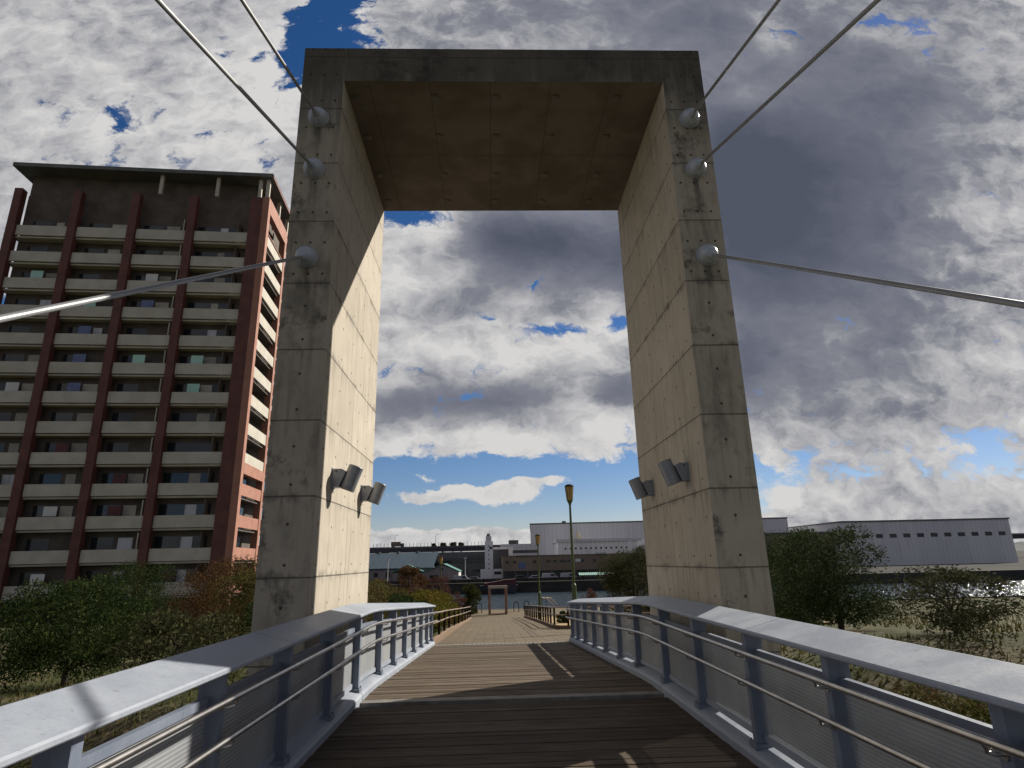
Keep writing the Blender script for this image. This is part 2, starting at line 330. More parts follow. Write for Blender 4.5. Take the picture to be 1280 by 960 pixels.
M['whgrey'] = mat('grey_lilac_cladding', rough=.6, build=clad((.56, .56, .61), (.61, .61, .65)))
M['whwhite'] = mat('white_cladding', rough=.6, build=clad((.74, .73, .75), (.80, .79, .80)))
M['brownwall'] = mat('brown_depot_wall', rough=.85, build=clad((.19, .148, .112), (.24, .185, .14), 5))
M['teal'] = mat('teal_metal_roof', rough=.5, build=clad((.012, .034, .055), (.019, .045, .068), 4))
M['green'] = mat('green_metal_roof', rough=.5, build=clad((.055, .17, .145), (.08, .21, .175), 2))
M['curtain'] = mat('pale_curtain', rough=.9, build=vary((.30, .28, .24), (.36, .34, .30), 2))
M['canopy'] = mat('pale_mint_canopy', rough=.6, build=vary((.32, .55, .47), (.40, .62, .54), .8))
M['pinkgrey'] = mat('pinkish_grey_wall', rough=.8, build=clad((.22, .195, .205), (.27, .24, .245), 3))
M['whitewall'] = mat('white_wall', rough=.7, build=vary((.52, .51, .51), (.62, .61, .60), .5))
M['tower'] = mat('pale_tower_wall', rough=.75, build=vary((.70, .69, .74), (.76, .75, .79), .4))
M['greyblock'] = mat('grey_concrete_block', rough=.85, build=vary((.085, .095, .097), (.14, .15, .15), .3))
M['darkglass'] = mat('dark_facade', rough=.3, build=vary((.025, .025, .03), (.045, .04, .045), .6))
M['bridge'] = mat('dark_bridge_girder', rough=.7, build=vary((.03, .032, .045), (.055, .057, .07), .2))
M['parapet'] = mat('pale_bridge_parapet', rough=.7, build=vary((.07, .07, .085), (.10, .10, .11), .3))
M['bluedoor'] = mat('blue_shutter', rough=.6, build=vary((.09, .12, .25), (.12, .15, .30), 1.))
M['cargo'] = mat('brown_truck_box', rough=.7, build=vary((.13, .09, .07), (.18, .13, .10), 1.))
M['carwhite'] = mat('white_vehicle_paint', rough=.3, build=vary((.30, .30, .35), (.38, .38, .43), 1.))
M['cargrey'] = mat('silver_vehicle_paint', rough=.3, metal=.3, build=vary((.16, .165, .185), (.22, .225, .24), 1.))
M['cardark'] = mat('dark_vehicle_paint', rough=.3, build=vary((.03, .03, .04), (.05, .05, .06), 1.))
M['maroon'] = mat('maroon_barge_cover', rough=.7, build=vary((.06, .016, .020), (.09, .024, .028), .6))
M['yellow'] = mat('ochre_paint', rough=.5, build=vary((.40, .33, .08), (.48, .40, .12), 3))
M['hill'] = mat('distant_hill_wood', rough=.95, build=vary((.035, .045, .05), (.06, .07, .075), .02))
# ------------------------------------------------------------------ mesh builder
COL = sc.collection
class MB:
    def __init__(s): s.v = []; s.f = []
    def _add(s, vs, fs):
        o = len(s.v); s.v += [tuple(v) for v in vs]; s.f += [tuple(o+i for i in f) for f in fs]
    def box(s, x0, x1, y0, y1, z0, z1, mtx=None):
        vs = [Vector(p) for p in ((x0, y0, z0), (x1, y0, z0), (x1, y1, z0), (x0, y1, z0), (x0, y0, z1), (x1, y0, z1), (x1, y1, z1), (x0, y1, z1))]
        if mtx: vs = [mtx @ v for v in vs]
        s._add(vs, [(0, 3, 2, 1), (4, 5, 6, 7), (0, 1, 5, 4), (1, 2, 6, 5), (2, 3, 7, 6), (3, 0, 4, 7)]); return s
    def bbox(s, x0, x1, y0, y1, z0, z1, c=.01, mtx=None):      # box with chamfered edges
        bm = bmesh.new(); bmesh.ops.create_cube(bm, size=1)
        for v in bm.verts: v.co = Vector(((x0+x1)/2+v.co.x*(x1-x0), (y0+y1)/2+v.co.y*(y1-y0), (z0+z1)/2+v.co.z*(z1-z0)))
        bmesh.ops.bevel(bm, geom=bm.edges[:], offset=c, segments=2, profile=.6, affect='EDGES')
        bm.verts.index_update(); s._add([(mtx @ v.co) if mtx else v.co for v in bm.verts], [[v.index for v in f.verts] for f in bm.faces]); bm.free(); return s
    def ring(s, pts, rads, n=12, cap=True, squash=1.):
        pts = [Vector(p) for p in pts]; rings = []
        prev = None
        for i, p in enumerate(pts):
            t = (pts[min(i+1, len(pts)-1)]-pts[max(i-1, 0)]).normalized()
            a = t.cross(Vector((0, 0, 1)) if abs(t.z) < .95 else Vector((0, 1, 0))).normalized()
            if prev is not None and a.dot(prev) < 0: a = -a
            prev = a; b2 = t.cross(a)
            r = rads[i] if isinstance(rads, (list, tuple)) else rads
            rings.append([p + a*math.cos(2*PI*k/n)*r + b2*math.sin(2*PI*k/n)*r*squash for k in range(n)])
        vs = [v for rg in rings for v in rg]; fs = []
        for i in range(len(pts)-1):
            for k in range(n):
                k2 = (k+1) % n; fs.append((i*n+k, i*n+k2, (i+1)*n+k2, (i+1)*n+k))
        if cap: fs += [tuple(range(n))[::-1], tuple((len(pts)-1)*n+k for k in range(n))]
        s._add(vs, fs); return s
    def sphere(s, c, r, n=20, m=12, mtx=None):
        pts = []; fs = []
        for i in range(m+1):
            for k in range(n):
                th = PI*i/m; ph = 2*PI*k/n; p = Vector((math.sin(th)*math.cos(ph)*r, math.sin(th)*math.sin(ph)*r, math.cos(th)*r))
                pts.append(((mtx @ p) if mtx else p)+Vector(c))
        for i in range(m):
            for k in range(n):
                k2 = (k+1) % n; fs.append((i*n+k, (i+1)*n+k, (i+1)*n+k2, i*n+k2))
        s._add(pts, fs); return s
    def prism(s, prof, stations):                 # prof(y-station) -> 3D points, lofted
        rows = [[Vector(p) for p in st] for st in stations]; n = len(rows[0]); fs = []
        for i in range(len(rows)-1):
            for k in range(n):
                k2 = (k+1) % n; fs.append((i*n+k, i*n+k2, (i+1)*n+k2, (i+1)*n+k))
        fs += [tuple(range(n))[::-1], tuple((len(rows)-1)*n+k for k in range(n))]
        s._add([p for r in rows for p in r], fs); return s
    def quad(s, a, b, c, d): s._add([a, b, c, d], [(0, 1, 2, 3)]); return s
    def build(s, name, m, parent=None, smooth=False, loc=None):
        me = bpy.data.meshes.new(name); me.from_pydata([tuple(v) for v in s.v], [], s.f)
        bm = bmesh.new(); bm.from_mesh(me); bmesh.ops.recalc_face_normals(bm, faces=bm.faces) if len(s.f) < 30000 else None; bm.to_mesh(me); bm.free()
        me.materials.append(M[m] if isinstance(m, str) else m)
        if smooth:
            me.shade_smooth()
            try: me.set_sharp_from_angle(angle=math.radians(38))
            except Exception: pass
        o = bpy.data.objects.new(name, me); COL.objects.link(o)
        if parent is not None: o.parent = parent
        if loc is not None: o.location = loc
        return o
def empty(name, loc, label, cat, group=None, rz=0.):
    o = bpy.data.objects.new(name, None); COL.objects.link(o); o.location = loc; o.rotation_euler = (0, 0, rz); o.empty_display_size = .2
    tag(o, label, cat, group); return o
def tag(o, label=None, cat=None, group=None, kind=None):
    if label: o['label'] = label
    if cat: o['category'] = cat
    if group: o['group'] = group
    if kind: o['kind'] = kind
    return o
def dup(root, loc, label, rz=None):
    r = root.copy(); COL.objects.link(r); r.location = loc; r['label'] = label
    if rz is not None: r.rotation_euler = (0, 0, rz)
    for ch in list(root.children):
        c = ch.copy(); COL.objects.link(c); c.parent = r
        for g in ch.children:
            d = g.copy(); COL.objects.link(d); d.parent = c
    return r
def rot_between(a, b): return Vector(a).rotation_difference(Vector(b)).to_matrix().to_4x4()
# ------------------------------------------------------------------ levels
def deckz(y):
    if y < 8.35: return 0.
    if y < 9.45: return -.06*(y-8.35)**2/(2*1.1)
    return -.06*(y-8.9)
def pathz(y): return -.06*(y-8.9) if y < 47.6 else -.06*38.7
GZ = -.06*38.7            # -2.322, the quayside plaza
# ------------------------------------------------------------------ ground, water, far bank
def ground_h(x, y):
    z = GZ if y >= 47 else pathz(max(y, 18.))
    low = -3.3
    if y < 18:
        t = max(0, min(1, (y-11.5)/6.)); t = t*t*(3-2*t); z = low + (pathz(18.)-low)*t
    z -= .12
    if y < 46:
        side = max(0, -x-3.2); z -= min(1.1, side*.10)
    return z
xs = [-1500, -600, -250, -120, -60, -40, -30, -24, -18, -14, -11, -9, -7, -6, -5, -4, -3, -2, -1.8, 0, 2, 2.6, 3.4, 5, 7, 10, 14, 20, 30, 45, 70, 120, 250, 600, 1500]
ys = [-1500, -500, -200, -100, -60, -40, -25, -15, -8, -3, 0, 3, 6, 9, 11.5, 13, 14.5, 16, 17.9, 19, 21, 24, 28, 32, 36, 40, 44, 46, 47.6, 50, 52, 55.2]
g = MB(); nx_ = len(xs)
vs = [(x, y, ground_h(x, y)+random.uniform(-.03, .03)*(1 if abs(x) > 4 else 0)) for y in ys for x in xs]
fs = [(j*nx_+i, j*nx_+i+1, (j+1)*nx_+i+1, (j+1)*nx_+i) for j in range(len(ys)-1) for i in range(nx_-1)]
g._add(vs, fs); tag(g.build('ground', 'soil'), kind='structure')
g = MB().box(-1500, 1500, 55.2, 55.7, -8, GZ+.02); tag(g.build('quay_edge', 'quay'), kind='structure')
g = MB().quad((-2500, 55.3, -4.5), (2500, 55.3, -4.5), (2500, 131, -4.5), (-2500, 131, -4.5)); tag(g.build('water', 'water'), kind='structure')
g = MB().box(-2500, 2500, 130.6, 132, -8, -2.45); tag(g.build('far_quay_wall', 'quay'), kind='structure')
g = MB().quad((-4000, 131.9, -2.55), (4000, 131.9, -2.55), (4000, 6000, -2.55), (-4000, 6000, -2.55)); tag(g.build('far_bank', 'farland'), kind='structure')
# far hills as a real ridge
def ridge(y, h, seed, x0=-3000, x1=3000):
    rr = random.Random(seed); rows = []
    m = MB(); n = 120; ph = [rr.uniform(0, 6.28) for _ in range(6)]
    top = [h*(.55+.2*math.sin(i*.09+ph[0])+.13*math.sin(i*.27+ph[1])+.07*math.sin(i*.71+ph[2])+.05*math.sin(i*1.7+ph[3])) for i in range(n+1)]
    st = []
    for i in range(n+1):
        x = x0+(x1-x0)*i/n; st.append([(x, y-200, -3), (x, y, top[i]), (x, y+300, -3)])
    m.prism(None, st); return m
tag(ridge(3400, 62, 5).build('hills', 'hill'), kind='structure')
# ------------------------------------------------------------------ paths
def strip(name, x0, x1, ylist, zf, m, th=.06):
    b = MB(); b.prism(None, [[(x0, y, zf(y)-th), (x1, y, zf(y)-th), (x1, y, zf(y)), (x0, y, zf(y))] for y in ylist])
    return tag(b.build(name, m), kind='structure')
strip('path', -1.62, 2.45, [18.02, 24, 30, 36, 42, 47.6], pathz, 'pavers')
p = MB().prism(None, [[(x, y, GZ-.08) for x, y in ((-9, 47.61), (16, 47.61), (16, 55.19), (-9, 55.19))], [(x, y, GZ) for x, y in ((-9, 47.61), (16, 47.61), (16, 55.19), (-9, 55.19))]])
tag(p.build('plaza', 'pavers'), kind='structure')
strip('side_path', 2.46, 10.5, [18.02, 21.6, 25.4], lambda y: pathz(y)-.004, 'pavers')
strip('side_pavement', 2.62, 14., [25.8, 32, 38, 44, 47.58], lambda y: pathz(y)-.03, 'sidepave')
# two thin dark lines curving over the paving
LP = [(1.12, 39), (1.2, 34), (1.24, 30), (1.27, 26), (1.28, 22.8), (1.25, 20.6)]
for off in (0., .16):
    b = MB(); st = []
    for i, (x, y) in enumerate(LP):
        x += off*(.5+.5*i/4)
        st.append([(x-.022, y, pathz(y)+.002), (x+.022, y, pathz(y)+.002), (x+.022, y, pathz(y)+.005), (x-.022, y, pathz(y)+.005)])
    b.prism(None, st); tag(b.build('paving_line', 'mark'), kind='structure')
# ------------------------------------------------------------------ bridge deck
b = MB(); y = -22.; rnd = random.Random(3)
while y < 17.5:
    wd = .142
    if not (7.98 < y+wd and y < 8.36):
        dzj = rnd.uniform(-.003, .003); jx = rnd.uniform(-.01, .01); j2 = rnd.uniform(-.003, .003)
        y0, y1 = y, y+wd-rnd.uniform(.005, .010)
        if y1 > 17.5: y1 = 17.5
        z0, z1 = deckz(y0)+dzj+j2, deckz(y1)+dzj
        b.prism(None, [[(-1.64+jx, y0, z0-.045), (-1.64+jx, y0, z0-.003), (-1.64+jx, y0+.004, z0), (-1.64+jx, y1-.004, z1), (-1.64+jx, y1, z1-.003), (-1.64+jx, y1, z1-.045)],
                       [(2.09+jx, y0, z0-.045), (2.09+jx, y0, z0-.003), (2.09+jx, y0+.004, z0), (2.09+jx, y1-.004, z1), (2.09+jx, y1, z1-.003), (2.09+jx, y1, z1-.045)]])
    y += wd
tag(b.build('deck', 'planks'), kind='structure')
tag(MB().prism(None, [[(-1.63, y, deckz(y)-.05), (2.08, y, deckz(y)-.05), (2.08, y, deckz(y)+.006), (-1.63, y, deckz(y)+.006)] for y in (8.13, 8.22, 8.31)]).build('joint_strip', 'jointstrip'), kind='structure')
tag(MB().prism(None, [[(-1.63, y, deckz(y)-.05), (2.08, y, deckz(y)-.05), (2.08, y, deckz(y)+.004), (-1.63, y, deckz(y)+.004)] for y in (17.51, 17.75, 18.01)]).build('grate_strip', 'grate'), kind='structure')
b = MB()
for seg in ([-22, 8.1], [8.34, 9.45, 18.]):
    b.prism(None, [[(-1.6, y, deckz(y)-.62), (2.05, y, deckz(y)-.62), (2.05, y, deckz(y)-.052), (-1.6, y, deckz(y)-.052)] for y in seg])
tag(b.build('deck_girder', 'rail'), kind='structure')
# ------------------------------------------------------------------ the bridge tower
tw = empty('bridge_tower', (.266, 9.02, -3.3), 'tall square concrete portal spanning the footbridge, stained dark along its lintel', 'bridge tower')
def tbox(x0, x1, z0, z1, name):
    bm_ = MB().bbox(x0-.266, x1-.266, 7.3-9.02, 10.735-9.02, z0+3.3, z1+3.3, .014); return bm_.build(name, 'concrete', tw)
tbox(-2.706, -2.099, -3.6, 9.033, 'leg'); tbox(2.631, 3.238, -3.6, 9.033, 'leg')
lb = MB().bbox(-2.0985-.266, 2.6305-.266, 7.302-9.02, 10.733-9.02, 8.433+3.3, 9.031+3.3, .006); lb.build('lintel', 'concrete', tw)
# recessed lights in the lintel
XS = [-1.98, -.8, .14, 1.05, 2.0]; YS = [7.62, 8.5, 9.54, 10.38]
rown = ['front', 'second', 'third', 'rear']; coln = ['far left', 'left-hand', 'middle', 'right-hand', 'far right']
cl0 = None
for j, yy in enumerate(YS):
    for i, xx in enumerate(XS):
        lab = f'small round light under the lintel, {coln[i]} one in its {rown[j]} row'
        if cl0 is None:
            cl0 = empty('ceiling_light', (xx, yy, 8.433), lab, 'ceiling light', 'round lights under the tower lintel')
            MB().ring([(0, 0, .01), (0, 0, -.018), (0, 0, -.022)], [.062, .062, .056], 20).build('trim_ring', M['trim'], cl0, True)
            MB().ring([(0, 0, -.021), (0, 0, -.027)], [.040, .034], 16).build('lens', 'lens2', cl0, True)
        else: dup(cl0, (xx, yy, 8.433), lab)
# ------------------------------------------------------------------ wall spotlights on the inner faces
def spotlight(x, y, z, s, label):
    t = empty('wall_spotlight', (x, y, z), label, 'spotlight', 'spotlights on the tower legs')
    b = MB(); b.bbox(0, .012, -.10, .10, -.13, .13, .004) if s > 0 else b.bbox(-.012, 0, -.10, .10, -.13, .13, .004)
    b.build('mount_plate', 'lampgrey', t)
    # bracket: a box with a rounded near end
    prof = [(.012, -.12), (.012, .12), (.12, .12), (.185, .085), (.10, -.12)]
    st = []
    for yy, k in ((-.085, .0), (-.075, .008), (.075, .008), (.085, .0)):
        st.append([(s*px_, yy, pz*(1 if k else .94)) for px_, pz in prof])
    b = MB().prism(None, st); b.build('bracket', 'lampgrey', t)
    bb = MB().ring([(s*.06, -.092, .085), (s*.06, -.082, .085)], .012, 10).build('bolt', 'black', t)
    # cylinder housing leaning out from the wall
    ax = Vector((s*math.sin(math.radians(20)), 0, math.cos(math.radians(20)))); c = Vector((s*.245, 0, .0))
    L = .165; R_ = .098
    MB().ring([c-ax*(L), c-ax*(L-.006), c+ax*(L-.006), c+ax*L], [R_-.006, R_, R_, R_-.006], 28).build('lamp_housing', 'lampgrey', t, True)
    MB().ring([c+ax*(L+.0005), c+ax*(L+.004)], R_*.8, 20).build('lens', 'lens', t, True)
    MB().ring([c-ax*(L+.004), c-ax*(L+.0005)], R_*.8, 20).build('lens', 'lens', t, True)
spotlight(-2.099, 8.06, 2.71, 1, 'grey cylinder spotlight on the sunlit left leg, the nearer of two')
spotlight(-2.099, 9.88, 2.71, 1, 'grey cylinder spotlight on the sunlit left leg, the farther of two')
spotlight(2.631, 8.06, 2.71, -1, 'grey cylinder spotlight on the shaded right leg, the nearer of two')
spotlight(2.631, 9.88, 2.71, -1, 'grey cylinder spotlight on the shaded right leg, the farther of two')
# ------------------------------------------------------------------ stay cables
def stay(x, z, ang, s, label):
    a = math.radians(ang); d = Vector((0, -math.cos(a), -math.sin(a)))
    Ln = (z-.05)/math.sin(a); P0 = Vector((x, 7.3, z))
    t = empty('stay_cable', tuple(P0), label, 'stay cable', 'stay cables anchored on the tower')
    MB().ring([(0, 0, 0), (0, -.02, 0), (0, -.024, 0)], [.148, .148, .14], 28).build('anchor_plate', 'ball', t, True)
    sp = MB(); pts = []; rad = []
    for i in range(9):
        th = i/8*PI*.5; pts.append((0, -.022-.15*math.sin(th), 0)); rad.append(max(.004, .143*math.cos(th)))
    sp.ring(pts, rad, 28); an = sp.build('anchor_ball', 'ball', t, True)
    c = Vector((0, -.05, 0)); 
    MB().ring([c+d*.07, c+d*.155, c+d*.16, c+d*.21, c+d*.215], [.052, .050, .038, .034, .026], 18).build('socket', 'ball', t, True)
    MB().ring([c+Vector((0, -.085, -.02)), c+Vector((0, -.07, -.09)), c+Vector((0, -.02, -.135))], [.017, .017, .014], 10).build('drain_tube', 'ball', t, True)
    MB().ring([c+d*.19, c+d*(Ln-.2)], .020, 12).build('cable_rod', 'rod', t, True)
    e_ = c+d*(Ln-.2); MB().ring([e_-d*.02, e_+d*.35], [.045, .03], 14).build('deck_socket', 'ball', t, True)
side = {-1: 'left', 1: 'right'}
for s, x in ((-1, -2.415), (1, 2.955)):
    stay(x, 7.76, 16.75, s, f'long grey stay cable running from the topmost anchor ball of the {side[s]} leg')
    stay(x+.005*s, 6.91, 18.9, s, f'grey stay cable running from the middle anchor ball of the {side[s]} leg')
    stay(x+.01*s, 5.545, 31.8, s, f'steep grey stay cable running from the lowest anchor ball of the {side[s]} leg')
# ------------------------------------------------------------------ bridge railings
YST = [-22, -15, -8, -2, 3, 5.3, 8.36, 8.6, 8.85, 9.1, 9.35, 9.6, 10.4, 14, 18.]
def sweep(prof, ylist, s, x0, zf=deckz, zo=0.):
    return MB().prism(None, [[(x0+s*a, yy, zf(yy)+h+zo) for a, h in prof] for yy in ylist])
def seg(a, b_): return [a]+[q for q in YST if a < q < b_]+[b_]
def railing(s, x0, label):
    R_ = empty('bridge_railing', (x0, 18., deckz(18.)), label, 'railing', 'railings of the footbridge'); inv = Vector((-x0, -18., -deckz(18.)))
    def bl(mb, name, m, sm=False):
        mb.v = [tuple(Vector(v)+inv) for v in mb.v]; return mb.build(name, m, R_, sm)
    kerb = [(0, -.25), (0, .06), (.015, .085), (.05, .10), (.285, .145), (.30, .135), (.30, -.25)]
    for a, b_ in ((-22, -8.01), (-8, 8.27), (8.285, 10.02), (10.035, 15.4), (15.415, 18.)): bl(sweep(kerb, seg(a, b_), s, x0), 'kerb_beam', 'rail_cap')
    cap = [(-.004, .988), (-.012, .996), (-.012, 1.014), (-.002, 1.024), (.31, 1.104), (.324, 1.102), (.33, 1.092), (.33, 1.068), (.322, 1.062), (.012, .984)]
    for a, b_ in ((-22, -9), (-8.99, -1.6), (-1.59, 5.30), (5.31, 8.38), (8.392, 10.7), (10.712, 18.03)): bl(sweep(cap, seg(a, b_), s, x0), 'cap_rail', 'rail_cap')
    bl(sweep([(.12, .150), (.16, .150), (.16, .205), (.12, .205)], seg(-22, 17.95), s, x0), 'bottom_rail', 'rail_cap')
    bl(sweep([(.12, .80), (.16, .80), (.16, .85), (.12, .85)], seg(-22, 17.95), s, x0), 'top_rail', 'rail')
    post_y = [-21+1.4*k for k in range(20)] ; post_y = [q for q in post_y if q < 4.9]+[5.52, 6.94, 8.30, 9.85, 11.25, 12.65, 14.05, 15.45, 16.75, 17.9]
    for k, py in enumerate(post_y):
        z0 = deckz(py)
        m = MB().bbox(x0+min(s*.055, s*.20), x0+max(s*.055, s*.20), py-.04, py+.04, z0+.10, z0+1.045-.03, .006)
        fx = sorted((x0+s*.03, x0+s*.24)); m.bbox(fx[0], fx[1], py-.075, py+.075, z0+.098, z0+.14, .004)
        for bx in (.045, .222):
            for by in (-.055, .055): m.ring([(x0+s*bx, py+by, z0+.13), (x0+s*bx, py+by, z0+.158)], .009, 6)
        bl(m, 'post', 'rail')
        if k < len(post_y)-1:
            a, b_ = py+.05, post_y[k+1]-.05
            bl(sweep([(.136, .206), (.142, .206), (.142, .799), (.136, .799)], seg(a, b_), s, x0), 'panel', 'panel')
        for hz in (.84, .62):
            zz = z0+hz; br = MB()
            br.ring([(x0+s*.055, py, zz-.055), (x0+s*.012, py, zz-.055), (x0-s*.02, py, zz-.045), (x0-s*.028, py, zz-.018)], .009, 8)
            br.ring([(x0+s*.048, py, zz-.055), (x0+s*.056, py, zz-.055)], .026, 12)
            if py > -2: bl(br, 'handrail_bracket', 'stainless', True)
    for hz in (.84, .62):
        ylist = seg(-22, 18.25)
        bl(MB().ring([(x0-s*.03, q, deckz(q)+hz) for q in ylist], .0185, 14), 'handrail', 'stainless', True)
    return R_
railing(-1, -1.63, 'pale blue painted railing with sunlit posts on the left side of the footbridge')
railing(1, 2.08, 'shaded blue grey railing with mesh panels on the right side of the footbridge')
# ------------------------------------------------------------------ rails beside the paved path
def path_rail(name, label, pts, posts, kerbw, kerbm='kerb'):
    o0 = Vector((pts[0][0], pts[0][1], pathz(pts[0][1])))
    t = empty(name, tuple(o0), label, 'handrail')
    P = [Vector((x, y, pathz(y))) for x, y in pts]
    for h in (.80, .52):
        MB().ring([p_-o0+Vector((0, 0, h)) for p_ in P], .026, 10).build('rail', 'bronze', t, True)
    b = MB(); st = []
    for i, p_ in enumerate(P):
        d = (P[min(i+1, len(P)-1)]-P[max(i-1, 0)]); d.z = 0; d.normalize(); nrm = Vector((d.y, -d.x, 0))
        q = p_-o0; st.append([q-nrm*kerbw-Vector((0, 0, .2)), q+nrm*kerbw-Vector((0, 0, .2)), q+nrm*kerbw+Vector((0, 0, .10)), q+nrm*(kerbw-.015)+Vector((0, 0, .115)), q-nrm*(kerbw-.015)+Vector((0, 0, .115)), q-nrm*kerbw+Vector((0, 0, .10))])
    b.prism(None, st); b.build('kerb', kerbm, t)
    L = [0]
    for i in range(len(P)-1): L.append(L[-1]+(P[i+1]-P[i]).length)
    for k in range(posts):
        q = L[-1]*k/(posts-1)*.998+.001
        i = max(j for j in range(len(L)-1) if L[j] <= q); f_ = (q-L[i])/(L[i+1]-L[i]); c = P[i].lerp(P[i+1], f_)-o0
        MB().bbox(c.x-.04, c.x+.04, c.y-.03, c.y+.03, c.z+.10, c.z+.80, .005).build('post', 'postdark', t)
    return t
path_rail('path_handrail', 'double brown pipe handrail on dark posts along the left of the paved path', [(-1.78, 18.6), (-1.80, 22), (-1.86, 26), (-1.75, 32), (-1.66, 38), (-1.64, 46)], 11, .06)
path_rail('path_fence', 'double pipe fence on dark posts along the right of the paved path, turning outwards', [(2.26, 46.3), (2.42, 38), (2.52, 32), (2.52, 27.5), (2.62, 26.2), (3.15, 25.75), (5.0, 25.7), (8.5, 25.7)], 20, .07)
# ------------------------------------------------------------------ street lamps
def lamp(x, y, z, label, first=[None]):
    if first[0]: return dup(first[0], (x, y, z), label)
    t = empty('street_lamp', (x, y, z), label, 'street lamp', 'green street lamps beside the path'); first[0] = t
    MB().ring([(0, 0, 0), (0, 0, .06), (0, 0, .08), (0, 0, 1.55), (0, 0, 1.60), (0, 0, 1.63)], [.13, .13, .088, .082, .075, .050], 20).build('base', 'lampgreen', t, True)
    MB().ring([(0, 0, 1.62), (0, 0, 4.28)], [.050, .038], 16).build('pole', 'lampgreen', t, True)
    MB().ring([(0, 0, 4.27), (0, 0, 4.33), (0, 0, 4.40), (0, 0, 4.44)], [.038, .052, .085, .10], 16).build('collar', 'lampgreen', t, True)
    MB().ring([(0, 0, 4.43), (0, 0, 4.93)], [.095, .148], 8).build('lamp_glass', 'amber', t)
    for k in range(8):
        a = 2*PI*k/8; c, s_ = math.cos(a), math.sin(a)
        MB().ring([(.098*c, .098*s_, 4.42), (.153*c, .153*s_, 4.94)], .0085, 6).build('cage_bar', 'lampgreen', t)
    MB().ring([(0, 0, 4.93), (0, 0, 4.955), (0, 0, 5.0), (0, 0, 5.02)], [.158, .162, .115, .05], 16).build('cap', 'postdark', t, True)
    return t
lamp(2.76, 21.7, pathz(21.7)-.03, 'tallest-looking green street lamp with amber lantern, just beyond the right bridge railing')
lamp(2.80, 38.7, pathz(38.7)-.03, 'green street lamp with amber lantern standing behind the right path fence, farther down')
lamp(-4.15, 50.3, GZ-.55, 'street lamp rising behind the rusty autumn trees on the left')
# ------------------------------------------------------------------ portal frame, bollards, stair rails
t = empty('square_frame', (.35, 50.2, GZ), 'square red brown frame with pale top standing at the waterside end of the path', 'frame')
MB().bbox(-.76, -.56, -.15, .15, 0, 1.93, .012).build('side_post', 'brownstone', t)
MB().bbox(.54, .74, -.15, .15, 0, 1.93, .012).build('side_post', 'brownstone', t)
MB().bbox(-.77, .75, -.155, .155, 1.932, 2.13, .012).build('top_beam', 'greystone', t)
MB().bbox(-.558, .538, -.14, .14, 0, .09, .01).build('sill', 'brownstone', t)
def hoop(x, y, label, first=[None]):
    if first[0]: return dup(first[0], (x, y, GZ), label)
    t = empty('hoop_bollard', (x, y, GZ), label, 'bollard', 'hoop bollards at the end of the path'); first[0] = t
    pts = [(-.2, 0, 0), (-.2, 0, .55)]+[(-.2*math.cos(PI*k/8), 0, .55+.2*math.sin(PI*k/8)) for k in range(1, 8)]+[(.2, 0, .55), (.2, 0, 0)]
    MB().ring(pts, .032, 10).build('hoop', 'postdark', t, True)
    for sx in (-.2, .2): MB().ring([(sx, 0, 0), (sx, 0, .02)], .06, 12).build('foot', 'postdark', t, True)
    return t
hoop(-1.17, 52.2, 'black hoop bollard left of the square frame, beside the small conifer')
hoop(1.86, 52.4, 'black hoop bollard right of the square frame, the nearer to it')
hoop(2.75, 53.6, 'black hoop bollard right of the square frame, nearly hidden at the fence end')
t = empty('stair_handrail', (4.55, 54.6, GZ), 'brown sloping stair handrail by the water behind the right fence', 'handrail')
for xo in (0, .35):
    MB().ring([(xo-.45, -.5, .95), (xo, 0, .85), (xo+.6, .6, .25), (xo+.62, .62, 0)], .03, 8).build('rail', 'bronze', t, True)
    MB().ring([(xo-.45, -.5, 0), (xo-.45, -.5, .95)], .03, 8).build('post', 'postdark', t, True)
